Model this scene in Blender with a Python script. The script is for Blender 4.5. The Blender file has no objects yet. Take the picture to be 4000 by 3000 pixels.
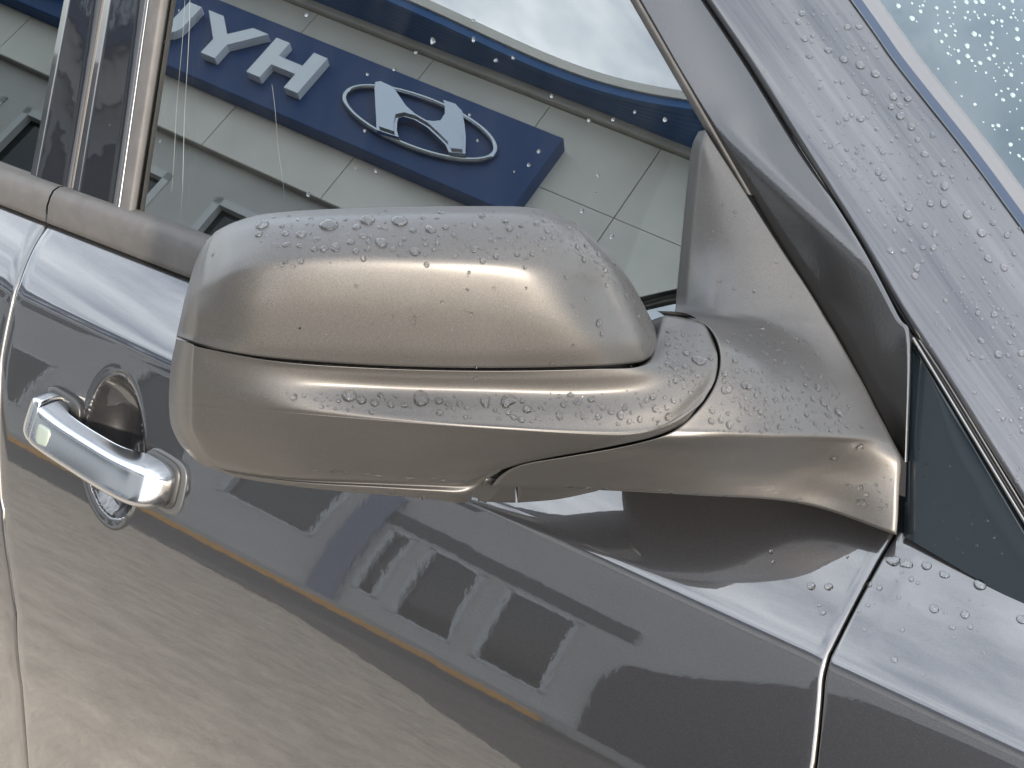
import bpy, bmesh, math, random
import numpy as np
from math import sin, cos, tan, radians, pi, sqrt
from mathutils import Matrix, Vector
from mathutils.bvhtree import BVHTree

random.seed(7); RNG = np.random.default_rng(7)
sc = bpy.context.scene
COL = sc.collection

# ------------------------------------------------------------------ camera
F = 5000.0                      # focal length in photo pixels (4000 wide) = 45 mm on 36 mm
AZ, PT = radians(56), radians(37)
CR = np.array([sin(AZ), cos(AZ), 0.0])
CD = np.array([-cos(AZ)*cos(PT), sin(AZ)*cos(PT), -sin(PT)])
CU = np.cross(CR, CD)
CAM = np.array([0.32396876, -0.58728116, 1.80165844])
cam_d = bpy.data.cameras.new('camera'); cam_d.lens = 45; cam_d.sensor_width = 36
cam_d.clip_start = 0.01; cam_d.clip_end = 400
cam = bpy.data.objects.new('camera', cam_d); COL.objects.link(cam)
cam.matrix_world = Matrix(((CR[0], CU[0], -CD[0], CAM[0]), (CR[1], CU[1], -CD[1], CAM[1]),
                           (CR[2], CU[2], -CD[2], CAM[2]), (0, 0, 0, 1)))
cam_d.dof.use_dof = False
sc.camera = cam

# ------------------------------------------------------------------ sky, sun, exposure
SUN_EL, SUN_OFF = radians(24), radians(36)         # low sun ahead of the car, clearing the end of the building
TO_SUN = Vector((cos(SUN_EL)*cos(SUN_OFF), -cos(SUN_EL)*sin(SUN_OFF), sin(SUN_EL)))
w = bpy.data.worlds.new('World'); sc.world = w; w.use_nodes = True
nt = w.node_tree; nt.nodes.clear()
def N(tree, typ, **kw):
    n = tree.nodes.new(typ)
    for k, v in kw.items(): setattr(n, k, v)
    return n
sky = N(nt, 'ShaderNodeTexSky'); sky.sky_type = 'NISHITA'; sky.sun_disc = False
sky.sun_elevation = SUN_EL
sky.sun_rotation = math.atan2(TO_SUN.x, TO_SUN.y)
sky.air_density = 1.0; sky.dust_density = 2.0; sky.ozone_density = 1.0
tc = N(nt, 'ShaderNodeTexCoord'); mp = N(nt, 'ShaderNodeMapping')
mp.inputs['Scale'].default_value = (2.2, 1.0, 5.0)
nz = N(nt, 'ShaderNodeTexNoise'); nz.inputs['Scale'].default_value = 2.6; nz.inputs['Detail'].default_value = 7
nz.inputs['Roughness'].default_value = 0.55
rmp = N(nt, 'ShaderNodeMapRange'); rmp.inputs[1].default_value = 0.36; rmp.inputs[2].default_value = 0.66
rmp.inputs[3].default_value = 0.30; rmp.inputs[4].default_value = 0.86
mix = N(nt, 'ShaderNodeMix', data_type='RGBA'); mix.inputs[7].default_value = (9.4, 9.9, 10.4, 1)
bg = N(nt, 'ShaderNodeBackground'); bg.inputs[1].default_value = 0.13
wo = N(nt, 'ShaderNodeOutputWorld')
L = nt.links.new
L(tc.outputs['Generated'], mp.inputs[0]); L(mp.outputs[0], nz.inputs['Vector']); L(nz.outputs[0], rmp.inputs[0])
L(rmp.outputs[0], mix.inputs[0]); L(sky.outputs[0], mix.inputs[6]); L(mix.outputs[2], bg.inputs[0]); L(bg.outputs[0], wo.inputs[0])

sd = bpy.data.lights.new('sun', 'SUN'); sd.energy = 2.0; sd.angle = radians(2.0); sd.color = (1.0, 0.875, 0.73)
so = bpy.data.objects.new('sun', sd); COL.objects.link(so)
so.rotation_euler = (-TO_SUN).to_track_quat('-Z', 'Y').to_euler(); so.location = (6, -4, 5)

vs = sc.view_settings; vs.view_transform = 'Standard'; vs.look = 'None'; vs.exposure = 2.0; vs.gamma = 1
vs.use_curve_mapping = False
sc.cycles.use_denoising = True
sc.cycles.max_bounces = 12; sc.cycles.transparent_max_bounces = 16; sc.cycles.transmission_bounces = 8
sc.cycles.sample_clamp_indirect = 6.0

# ------------------------------------------------------------------ materials
def principled(name, color, rough=0.5, metal=0.0, coat=0.0, coat_rough=0.03, coat_ior=1.5, spec=0.5, ior=1.5):
    m = bpy.data.materials.new(name); m.use_nodes = True
    b = m.node_tree.nodes['Principled BSDF']
    b.inputs['Base Color'].default_value = (*color, 1); b.inputs['Roughness'].default_value = rough
    b.inputs['Metallic'].default_value = metal; b.inputs['IOR'].default_value = ior
    b.inputs['Coat Weight'].default_value = coat; b.inputs['Coat Roughness'].default_value = coat_rough
    b.inputs['Coat IOR'].default_value = coat_ior; b.inputs['Specular IOR Level'].default_value = spec
    return m, b, m.node_tree
def tex_noise(t, scale, detail=3, rough=0.5, coord='Object', stretch=None):
    c = N(t, 'ShaderNodeTexCoord'); n = N(t, 'ShaderNodeTexNoise')
    n.inputs['Scale'].default_value = scale; n.inputs['Detail'].default_value = detail; n.inputs['Roughness'].default_value = rough
    if stretch:
        m = N(t, 'ShaderNodeMapping'); m.inputs['Scale'].default_value = stretch
        t.links.new(c.outputs[coord], m.inputs[0]); t.links.new(m.outputs[0], n.inputs['Vector'])
    else: t.links.new(c.outputs[coord], n.inputs['Vector'])
    return n
def bump(t, height, strength, dist):
    b = N(t, 'ShaderNodeBump'); b.inputs['Strength'].default_value = strength; b.inputs['Distance'].default_value = dist
    t.links.new(height, b.inputs['Height']); return b
def ramp(t, fac, stops):
    r = N(t, 'ShaderNodeValToRGB'); els = r.color_ramp.elements
    while len(els) < len(stops): els.new(0.5)
    for e, (p, c) in zip(els, stops): e.position = p; e.color = (*c, 1)
    t.links.new(fac, r.inputs[0]); return r

MAT = {}
def m_paint():
    m, b, t = principled('body_paint', (0.05, 0.05, 0.054), 0.34, 0.75, coat=1.0, coat_rough=0.02, coat_ior=1.85)
    fl = tex_noise(t, 1500, 2, 0.6)                             # metal flake
    r = ramp(t, fl.outputs[0], [(0.3, (0.026, 0.026, 0.028)), (0.62, (0.038, 0.038, 0.041)), (0.8, (0.07, 0.07, 0.074))])
    t.links.new(r.outputs[0], b.inputs['Base Color'])
    fb = bump(t, fl.outputs[0], 0.18, 0.0004); t.links.new(fb.outputs[0], b.inputs['Normal'])
    op = tex_noise(t, 170, 2, 0.5)                              # orange peel of the clear coat
    ob = bump(t, op.outputs[0], 0.022, 0.0006); t.links.new(ob.outputs[0], b.inputs['Coat Normal'])
    return m
def m_mirror_paint():
    m, b, t = principled('satin_metallic_paint', (0.40, 0.37, 0.335), 0.40, 0.82, coat=0.5, coat_rough=0.30, coat_ior=1.5)
    fl = tex_noise(t, 1300, 3, 0.65)
    big = tex_noise(t, 14, 4, 0.6)
    mx = N(t, 'ShaderNodeMix', data_type='RGBA', blend_type='MULTIPLY'); mx.inputs[0].default_value = 1
    r = ramp(t, fl.outputs[0], [(0.3, (0.042, 0.0403, 0.0388)), (0.7, (0.071, 0.0678, 0.0650))])
    r2 = ramp(t, big.outputs[0], [(0.3, (0.93, 0.93, 0.93)), (0.7, (1, 1, 1))])
    t.links.new(r.outputs[0], mx.inputs[6]); t.links.new(r2.outputs[0], mx.inputs[7]); t.links.new(mx.outputs[2], b.inputs['Base Color'])
    sm = tex_noise(t, 9, 5, 0.65, stretch=(1, 1, 3))
    rr = N(t, 'ShaderNodeMapRange'); rr.inputs[1].default_value = .3; rr.inputs[2].default_value = .7; rr.inputs[3].default_value = .56; rr.inputs[4].default_value = .68
    t.links.new(sm.outputs[0], rr.inputs[0]); t.links.new(rr.outputs[0], b.inputs['Roughness'])
    fb = bump(t, fl.outputs[0], 0.12, 0.0004); t.links.new(fb.outputs[0], b.inputs['Normal'])
    return m
def m_gloss_black():
    m, b, t = principled('gloss_black_trim', (0.008, 0.009, 0.011), 0.04, 0, ior=1.40)
    wv = tex_noise(t, 26, 2, 0.5); bb = bump(t, wv.outputs[0], 0.25, 0.0012); t.links.new(bb.outputs[0], b.inputs['Normal'])
    return m
def m_frame_paint():
    m, b, t = principled('door_frame_paint', (0.010, 0.0098, 0.010), 0.22, 0.5, coat=1, coat_rough=0.06, coat_ior=1.6)
    n = tex_noise(t, 420, 3, 0.7); bb = bump(t, n.outputs[0], 0.22, 0.0006); t.links.new(bb.outputs[0], b.inputs['Coat Normal'])
    return m
def m_pillar_paint():
    m, b, t = principled('wet_pillar_paint', (0.035, 0.035, 0.039), 0.34, 0.8, coat=1, coat_rough=0.08, coat_ior=1.55)
    c = N(t, 'ShaderNodeTexCoord'); cb = N(t, 'ShaderNodeCombineXYZ')     # streaky sky highlights painted into the colour along the pillar
    for i, (vec, sc_) in enumerate((((.80, -.335, -.50), 4.0), ((.44, .88, .16), 150.0), ((.40, -.35, .85), 150.0))):
        dp = N(t, 'ShaderNodeVectorMath', operation='DOT_PRODUCT'); dp.inputs[1].default_value = tuple(k_*sc_ for k_ in vec)
        t.links.new(c.outputs['Object'], dp.inputs[0]); t.links.new(dp.outputs['Value'], cb.inputs[i])
    n = N(t, 'ShaderNodeTexNoise'); n.inputs['Scale'].default_value = 1.0; n.inputs['Detail'].default_value = 6; n.inputs['Roughness'].default_value = .72
    t.links.new(cb.outputs[0], n.inputs['Vector'])
    bb = bump(t, n.outputs[0], 0.12, 0.0010); t.links.new(bb.outputs[0], b.inputs['Normal']); t.links.new(bb.outputs[0], b.inputs['Coat Normal'])
    rs = ramp(t, n.outputs[0], [(.30, (.022, .024, .030)), (.5, (.042, .043, .048)), (.70, (.066, .065, .067))]); t.links.new(rs.outputs[0], b.inputs['Base Color'])
    return m
def m_rubber():
    m, b, t = principled('weathered_rubber', (0.06, 0.056, 0.053), 0.62, 0)
    n = tex_noise(t, 60, 5, 0.6); r = ramp(t, n.outputs[0], [(.3, (.034, .032, .0305)), (.7, (.050, .047, .045))]); t.links.new(r.outputs[0], b.inputs['Base Color'])
    return m
def m_glass(name, tint, ior, trans, dust=0.0):
    m = bpy.data.materials.new(name); m.use_nodes = True; t = m.node_tree; t.nodes.clear()
    o = N(t, 'ShaderNodeOutputMaterial'); mx = N(t, 'ShaderNodeMixShader')
    fr = N(t, 'ShaderNodeFresnel'); fr.inputs[0].default_value = ior
    tr = N(t, 'ShaderNodeBsdfTransparent'); tr.inputs[0].default_value = (*tint, 1)
    gl = N(t, 'ShaderNodeBsdfGlossy'); gl.inputs['Roughness'].default_value = 0.0; gl.inputs['Color'].default_value = (*trans, 1)
    t.links.new(fr.outputs[0], mx.inputs[0]); t.links.new(tr.outputs[0], mx.inputs[1]); t.links.new(gl.outputs[0], mx.inputs[2]); t.links.new(mx.outputs[0], o.inputs[0])
    if dust:                                                    # thin film of dried dust in vertical runs
        df = N(t, 'ShaderNodeBsdfDiffuse'); df.inputs[0].default_value = (.55, .58, .56, 1); m2 = N(t, 'ShaderNodeMixShader')
        nn = tex_noise(t, 5.5, 5, .6, stretch=(9, 1.2, 1.2)); r2 = N(t, 'ShaderNodeMapRange'); r2.inputs[1].default_value = .35; r2.inputs[2].default_value = .8; r2.inputs[3].default_value = dust*.45; r2.inputs[4].default_value = dust*1.8
        t.links.new(nn.outputs[0], r2.inputs[0]); t.links.new(r2.outputs[0], m2.inputs[0]); t.links.new(mx.outputs[0], m2.inputs[1]); t.links.new(df.outputs[0], m2.inputs[2]); t.links.new(m2.outputs[0], o.inputs[0])
    return m
def m_water():
    m, b, t = principled('rain_water', (1, 1, 1), 0.0, 0, ior=1.33); b.inputs['Transmission Weight'].default_value = 1.0
    return m
def m_noisy(name, c0, c1, scale, rough=.8, bumps=0.0, bscale=None, detail=6, stretch=None, dist=.01):
    m, b, t = principled(name, c0, rough)
    n = tex_noise(t, scale, detail, .65, stretch=stretch); r = ramp(t, n.outputs[0], [(.32, c0), (.68, c1)]); t.links.new(r.outputs[0], b.inputs['Base Color'])
    if bumps:
        n2 = tex_noise(t, bscale or scale*4, 4, .7); bb = bump(t, n2.outputs[0], bumps, dist); t.links.new(bb.outputs[0], b.inputs['Normal'])
    return m
def simple(*a, **k): return principled(*a, **k)[0]
PAINT = m_paint(); SATIN = m_mirror_paint(); BLACK = m_gloss_black(); FRAME = m_frame_paint(); PILLAR = m_pillar_paint(); RUBBER = m_rubber()
CHROME = simple('chrome', (0.42, 0.425, 0.435), 0.17, 1.0); CHROME2 = simple('brushed_chrome', (0.22, 0.215, 0.21), 0.28, 1.0); MIRGLASS = simple('mirror_silver', (0.8, 0.8, 0.8), 0.02, 1.0)
GLASS = m_glass('window_glass', (0.25, 0.29, 0.275), 2.5, (0.97, 1.0, 0.985), dust=.006); WSGLASS = m_glass('windshield_glass', (0.60, 0.67, 0.71), 1.40, (0.95, 1.0, 1.0))
WATER = m_water(); WATERW = principled('milky_windshield_bead', (0.45, 0.56, 0.55), 0.02, 0, ior=1.33)[0]; WATERW.node_tree.nodes['Principled BSDF'].inputs['Transmission Weight'].default_value = 0.72; REARGLASS = m_glass('rear_glass', (0.08, 0.09, 0.09), 2.2, (0.95, 1.0, 0.98))  # windshield beads are milky teal, painting in their sky glints
DARK = simple('dark_void', (0.008, 0.008, 0.009), 0.8); CABIN = simple('cabin_trim', (0.018, 0.018, 0.02), 0.8)
PLASTIC = simple('dark_plastic', (0.035, 0.036, 0.038), 0.35); SEAL = simple('grey_seal', (0.09, 0.085, 0.08), 0.35)
NAVY, _b, _t = principled('navy_black_trim', (0.006, 0.009, 0.012), 0.10, 0, ior=1.42)
_n = tex_noise(_t, 12, 3, .5, stretch=(1, 1, 2)); _bb = bump(_t, _n.outputs[0], .25, .0015); _t.links.new(_bb.outputs[0], _b.inputs['Normal'])
GASKET = simple('black_gasket', (0.012, 0.012, 0.012), 0.4)
BUTTON = simple('pale_button', (0.15, 0.175, 0.155), 0.35)
WSFILL = simple('windshield_fill', (0.085, 0.10, 0.115), 0.7)
GROOVE = simple('groove_black', (0.01, 0.01, 0.01), 0.6)
MOULD = simple('windshield_moulding_paint', (0.055, 0.052, 0.054), 0.45, 0.3)
BLUEEDGE = simple('blue_highlight_edge', (0.045, 0.056, 0.078), 0.3, 1.0)  # blue tint paints in the highlight line along the pillar edge

# ------------------------------------------------------------------ helpers
def V(a): return Vector(tuple(float(x) for x in a))
def ray(px, py): return CD + CR*(px-2000)/F - CU*(py-1500)/F
def on_plane(px, py, n, p):
    v = ray(px, py); t = np.dot(p-CAM, n)/np.dot(v, n); return CAM + v*t
def at_depth(px, py, t): return CAM + ray(px, py)*t
SURF = []                                                   # (verts, faces, tag) for placing rain drops
def link(name, mesh, mat, parent=None, smooth=True):
    o = bpy.data.objects.new(name, mesh); COL.objects.link(o)
    if mat is not None and not mesh.materials: mesh.materials.append(mat)
    if smooth: mesh.polygons.foreach_set('use_smooth', [True]*len(mesh.polygons))
    if parent is not None: o.parent = parent
    return o
def pydata(name, vs_, fs_, mat, parent=None, smooth=True, tagname=None):
    me = bpy.data.meshes.new(name); me.from_pydata([tuple(map(float, v)) for v in vs_], [], fs_); me.update()
    bm = bmesh.new(); bm.from_mesh(me); bmesh.ops.remove_doubles(bm, verts=bm.verts, dist=1e-6)
    bmesh.ops.recalc_face_normals(bm, faces=bm.faces) if False else None
    bm.to_mesh(me); bm.free()
    if tagname: SURF.append(([V(v) for v in vs_], fs_, tagname))
    return link(name, me, mat, parent, smooth)
def grid(name, P, mat, parent=None, tagname=None, flip=False, sharp=None):
    P = np.asarray(P, float); ny, nx = P.shape[:2]
    vs_ = P.reshape(-1, 3); fs_ = []
    for j in range(ny-1):
        for i in range(nx-1):
            a = j*nx+i; q = (a, a+1, a+nx+1, a+nx)
            fs_.append(q[::-1] if flip else q)
    # make normals face the outside (towards -y / camera side)
    o = pydata(name, vs_, fs_, mat, parent, True, tagname)
    me = o.data
    c = sum((p.normal.dot(V(CAM)-p.center)*p.area for p in me.polygons))
    if c < 0: me.flip_normals()
    return o
def catmull(ctrl, n):
    c = np.asarray(ctrl, float); k = len(c)
    ext = np.vstack([2*c[0]-c[1], c, 2*c[-1]-c[-2]])
    ts = np.linspace(0, k-1, n); out = []
    for t in ts:
        i = min(int(t), k-2); f = t-i
        p0, p1, p2, p3 = ext[i], ext[i+1], ext[i+2], ext[i+3]
        out.append(0.5*((2*p1)+(-p0+p2)*f+(2*p0-5*p1+4*p2-p3)*f*f+(-p0+3*p1-3*p2+p3)*f**3))
    return np.array(out)
def catmull_rows(R, n):
    R = np.asarray(R, float); s = R.shape
    return catmull(R.reshape(s[0], -1), n).reshape(n, *s[1:])
def normals(P):
    du = np.gradient(P, axis=1); dv = np.gradient(P, axis=0)
    n = np.cross(du, dv); n /= np.linalg.norm(n, axis=2, keepdims=True)+1e-12
    if np.mean(np.sum(n*(CAM-P), axis=2)) < 0: n = -n
    return n
def empty(name, loc, rz=0):
    o = bpy.data.objects.new(name, None); COL.objects.link(o); o.location = loc; o.rotation_euler.z = rz; o.empty_display_size = .2
    return o
def tag(o, label=None, cat=None, group=None, kind=None):
    if label: o['label'] = label
    if cat: o['category'] = cat
    if group: o['group'] = group
    if kind: o['kind'] = kind
    return o
def box_bm(bm, x0, x1, y0, y1, z0, z1, bev=0.0):
    r = bmesh.ops.create_cube(bm, size=1)
    for v in r['verts']: v.co = Vector(((x0+x1)/2+v.co.x*(x1-x0), (y0+y1)/2+v.co.y*(y1-y0), (z0+z1)/2+v.co.z*(z1-z0)))
    if bev:
        es = list({e for v in r['verts'] for e in v.link_edges})
        bmesh.ops.bevel(bm, geom=es, offset=bev, segments=1, affect='EDGES')
def box(name, mat, parent, x0, x1, y0, y1, z0, z1, bev=0.0):
    bm = bmesh.new(); box_bm(bm, x0, x1, y0, y1, z0, z1, bev); me = bpy.data.meshes.new(name); bm.to_mesh(me); bm.free()
    return link(name, me, mat, parent, False)
def prism(name, mat, parent, poly, y0, y1, bev=0.0, smooth=False):
    """poly in local (x,z), extruded y0..y1"""
    bm = bmesh.new(); a = [bm.verts.new((x, y0, z)) for x, z in poly]; f = bm.faces.new(a)
    r = bmesh.ops.extrude_face_region(bm, geom=[f]); vv = [v for v in r['geom'] if isinstance(v, bmesh.types.BMVert)]
    for v in vv: v.co.y = y1
    bmesh.ops.recalc_face_normals(bm, faces=bm.faces)
    if bev:
        es = [e for e in bm.edges if all(abs(v.co.y-y1) < 1e-6 for v in e.verts)]
        bmesh.ops.bevel(bm, geom=es, offset=bev, segments=2, affect='EDGES')
    me = bpy.data.meshes.new(name); bm.to_mesh(me); bm.free()
    return link(name, me, mat, parent, smooth)
def tube(name, pts, rad, mat, parent=None, n=8):
    pts = [np.asarray(p, float) for p in pts]; vs_ = []; fs_ = []
    up = np.array([0.13, -0.5, 0.86])
    for k, p in enumerate(pts):
        d = pts[min(k+1, len(pts)-1)]-pts[max(k-1, 0)]; d = d/np.linalg.norm(d)
        a = np.cross(d, up); a /= np.linalg.norm(a); b = np.cross(d, a)
        rr = rad[k] if hasattr(rad, '__len__') else rad
        for i in range(n): vs_.append(p+rr*(cos(2*pi*i/n)*a+sin(2*pi*i/n)*b))
    for k in range(len(pts)-1):
        for i in range(n):
            fs_.append((k*n+i, k*n+(i+1) % n, (k+1)*n+(i+1) % n, (k+1)*n+i))
    fs_.append(tuple(range(n))[::-1]); fs_.append(tuple((len(pts)-1)*n+i for i in range(n)))
    return pydata(name, vs_, fs_, mat, parent)

GZ = 0.08                                                    # ground level
# ------------------------------------------------------------------ ground
def sheet(name, poly, z, mat, kind='structure', thick=None):
    bm = bmesh.new(); a = [bm.verts.new((x, y, z)) for x, y in poly]; f = bm.faces.new(a)
    if f.normal.z < 0: f.normal_flip()
    if thick:
        r = bmesh.ops.extrude_face_region(bm, geom=[f])
        for v in r['geom']:
            if isinstance(v, bmesh.types.BMVert): v.co.z = z-thick
        bmesh.ops.recalc_face_normals(bm, faces=bm.faces)
    me = bpy.data.meshes.new(name); bm.to_mesh(me); bm.free()
    return tag(link(name, me, mat, None, False), kind=kind)
CONC = m_noisy('sunlit_concrete', (0.25, 0.222, 0.185), (0.41, 0.367, 0.308), 9.0, .85, .5, 60, detail=10, dist=.01)
ASPH = m_noisy('asphalt', (0.055, 0.053, 0.051), (0.095, 0.092, 0.088), 3.0, .85, .3, 120)
WALK = m_noisy('walkway_concrete', (0.30, 0.30, 0.29), (0.38, 0.38, 0.37), 4, .85)
sheet('ground', [(-160, -160), (160, -160), (160, 160), (-160, 160)], GZ-.004, ASPH)
PSI = radians(8); NF = np.array([sin(PSI), cos(PSI), 0]); EF = np.array([cos(PSI), -sin(PSI), 0])
def fac_xy(a, out): p = EF*a + NF*(out-9.0); return (float(p[0]), float(p[1]))
sheet('sunlit_patch', [(-14, .9), (-14, -3.9), (-5, -4.5), (-3.1, -4.6), (-1.7, -3.75), (-.7, -3.0), (-.15, -1.3), (.05, .9)], GZ, CONC)  # pale patch outlined to the sunlit ground, its light put into the colour
sheet('bounce_patch', [(3.2, .9), (2.7, -.4), (1.7, -1.5), (.65, -1.9), (.7, -3.6), (8, -3.4), (8, .9)], GZ, CONC)  # unseen patch added so pale ground brightens the mirror's front face
sheet('walkway', [fac_xy(-20, 1.15), fac_xy(3.6, 1.15), fac_xy(3.6, -.5), fac_xy(-20, -.5)], GZ+.085, WALK, thick=.115)
YEL = m_noisy('kerb_paint', (0.66, 0.31, 0.04), (0.74, 0.38, 0.06), 8, .6)
kb = bmesh.new(); 
me_k = bpy.data.meshes.new('kerb'); pts_k = [fac_xy(-20, 1.16), fac_xy(-1.55, 1.16), fac_xy(-1.55, 1.28), fac_xy(-20, 1.28)]
va = [kb.verts.new((x, y, GZ+.10)) for x, y in pts_k]; fk = kb.faces.new(va); rk = bmesh.ops.extrude_face_region(kb, geom=[fk])
for v in rk['geom']:
    if isinstance(v, bmesh.types.BMVert): v.co.z = GZ-.02
bmesh.ops.recalc_face_normals(kb, faces=kb.faces); kb.to_mesh(me_k); kb.free()
tag(link('kerb', me_k, YEL, None, False), kind='structure')

# ------------------------------------------------------------------ dealership building (seen in the reflections)
WALLM = m_noisy('grey_cladding', (0.62, 0.61, 0.57), (0.76, 0.75, 0.70), .7, .55)
WALL2 = m_noisy('grey_render', (0.42, 0.42, 0.41), (0.48, 0.48, 0.47), 1.5, .7)
SIGNB = principled('sign_blue', (0.003, 0.045, 0.17), 0.5, 0)[0]
EAVEB = principled('eave_blue', (0.010, 0.10, 0.30), 0.5, 0)[0]
LETTER = principled('letter_white', (0.78, 0.86, 0.94), 0.18, 0, coat=1.0)[0]
PANE = principled('tinted_pane', (0.014, 0.018, 0.020), 0.06, 0, ior=1.5)[0]
FRM = simple('pale_frame', (0.50, 0.52, 0.53), .45); BACK = simple('joint_dark', (0.26, 0.26, 0.25), .8)
base = -NF*9.0
bld = empty('dealership_building', (base[0], base[1], GZ), -PSI)
tag(bld, 'grey clad showroom building with blue lettered fascia and blue eaves, reflected in the car windows', 'building')
Zb = lambda z: z-GZ
# wall below the fascia, with real window openings left between blocks
A0, A1 = -19.5, 3.2
wins = [(-3.88, -3.62, .70, 2.50), (-3.49, -2.73, .56, 2.50), (-2.53, -1.85, .56, 2.50), (-5.42, -4.40, 1.35, 2.9), (-7.0, -5.85, .95, 3.6), (-8.7, -7.65, .9, 2.4), (-10.6, -9.2, .75, 2.75), (-12.4, -11.0, .75, 2.75),
        (-7.5, -5.6, 4.3, 5.80), (-5.35, -3.4, 4.3, 5.80), (-10.2, -8.1, 4.3, 5.80), (-12.6, -10.5, 4.3, 5.8)]
wins = [(min(a, b), max(a, b), c, d) for a, b, c, d in wins]
def wall_with_openings(name, mat, parent, x0, x1, z0, z1, y0, y1, holes):
    xs = sorted({x0, x1, *[h[0] for h in holes], *[h[1] for h in holes]}); zs = sorted({z0, z1, *[h[2] for h in holes], *[h[3] for h in holes]})
    bm = bmesh.new()
    for i in range(len(xs)-1):
        for j in range(len(zs)-1):
            cx, cz = (xs[i]+xs[i+1])/2, (zs[j]+zs[j+1])/2
            if any(h[0] < cx < h[1] and h[2] < cz < h[3] for h in holes): continue
            vv = [bm.verts.new(p) for p in ((xs[i], y1, zs[j]), (xs[i+1], y1, zs[j]), (xs[i+1], y1, zs[j+1]), (xs[i], y1, zs[j+1]))]
            bm.faces.new(vv[::-1])
    bmesh.ops.remove_doubles(bm, verts=bm.verts, dist=1e-5)
    r = bmesh.ops.extrude_face_region(bm, geom=bm.faces[:])
    for v in r['geom']:
        if isinstance(v, bmesh.types.BMVert): v.co.y = y0
    bmesh.ops.recalc_face_normals(bm, faces=bm.faces)
    me = bpy.data.meshes.new(name); bm.to_mesh(me); bm.free()
    return link(name, me, mat, parent, False)
WO = -0.12
wall_with_openings('wall', WALL2, bld, A0, A1, 0.0, Zb(6.2)+.1, WO-.3, WO, [(a, b, Zb(c), Zb(d)) for a, b, c, d in wins])
box('dark_room', DARK, bld, A0+.2, A1-.2, WO-1.2, WO-.5, .1, Zb(6.1))
for a, b, c, d in wins:
    bm = bmesh.new(); t = .06 if c < 2 else .085
    for q in ((a, a+t, c, d), (b-t, b, c, d), (a, b, d-t, d), (a, b, c, c+t)): box_bm(bm, q[0], q[1], WO-.16, WO+.015, Zb(q[2]), Zb(q[3]))
    me = bpy.data.meshes.new('window'); bm.to_mesh(me); bm.free(); fr = link('window', me, FRM, bld, False)
    box('pane', PANE, fr, a+t, b-t, WO-.10, WO-.08, Zb(c)+t, Zb(d)-t)
# dark lintel panel above the showroom windows, blue pilaster
box('lintel_panel', simple('dark_lintel', (0.05, 0.052, 0.056), .4), bld, -3.95, -1.42, WO-.05, WO+.03, Zb(2.60), Zb(2.92))
prism('dark_standin', simple('standin_charcoal', (0.035, 0.035, 0.038), .5), bld, [(-1.5, .02), (-1.5, Zb(1.5)), (-1.38, Zb(2.1)), (-1.1, Zb(2.3)), (-.7, Zb(2.75)), (-.2, Zb(3.4)), (.5, Zb(3.9)), (1.3, Zb(4.3)), (3.15, Zb(4.6)), (3.15, .02)], WO+.005, WO+.06)  # made-up dark shape standing in for the camera holder's reflection
box('pilaster', simple('pilaster_blue', (0.16, 0.19, 0.26), .5), bld, -4.22, -3.95, WO-.05, WO+.08, 0.05, Zb(3.3))
# fascia: backing and separate cladding panels
box('fascia_backing', BACK, bld, A0, A1, -.30, -.035, Zb(6.2)+.01, Zb(8.42))
jx = [-18.5, -17, -15.5, -14, -12.5, -11.0, -9.5, -8.0, -6.45, -5.0, -3.72, -2.3, -.8, .7, 2.2, 3.2]
for i in range(len(jx)-1):
    for z0, z1 in ((6.2, 7.34), (7.34, 8.31)):
        box('cladding_panel', WALLM, bld, jx[i]+.005, jx[i+1]-.005, -.03, 0.0, Zb(z0)+.004, Zb(z1)-.004, .003)
box('fascia_band', WALLM, bld, A0, A1, -.2, .045, Zb(8.335), Zb(8.43))
# curved eave: overhang o(a)
av = np.linspace(A0, A1, 150)
ov = np.interp(av, [A0, -9, -6.5, -5.8, -5.2, -4.7, -4.3, -3.9, -3.4, -2.5, A1], [.75, .62, .50, .41, .35, .335, .38, .47, .62, .95, 1.6])
def smooth1(y, k=4):
    for _ in range(k): y = np.convolve(np.pad(y, 2, 'edge'), np.ones(5)/5, 'valid')
    return y
ov = smooth1(ov)
nr = 36; P = np.zeros((nr, len(av), 3))
for j in range(nr):
    f = j/(nr-1); P[j, :, 0] = av; P[j, :, 1] = f*ov; P[j, :, 2] = Zb(8.432) - (.012 if (j//2) % 2 else 0)
def grid_local(name, P, mat, parent):
    ny, nx = P.shape[:2]; fs_ = [(j*nx+i, j*nx+i+1, (j+1)*nx+i+1, (j+1)*nx+i) for j in range(ny-1) for i in range(nx-1)]
    return pydata(name, P.reshape(-1, 3), fs_, mat, parent, False)
grid_local('eave_soffit', P, EAVEB, bld)
def ribbon(name, z0, z1, inset, mat):
    Q = np.zeros((4, len(av), 3))
    for j, (zz, dy) in enumerate(((z0, -.05), (z0, inset), (z1, inset), (z1, -.15))):
        Q[j, :, 0] = av; Q[j, :, 1] = ov+dy; Q[j, :, 2] = Zb(zz)
    return grid_local(name, Q, mat, bld)
ribbon('eave_fascia', 8.40, 8.492, .004, EAVEB); ribbon('eave_cap', 8.495, 8.60, .03, WALLM)
box('roof_slab', WALL2, bld, A0, A1, -3.5, .05, Zb(8.45), Zb(8.55))
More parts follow.
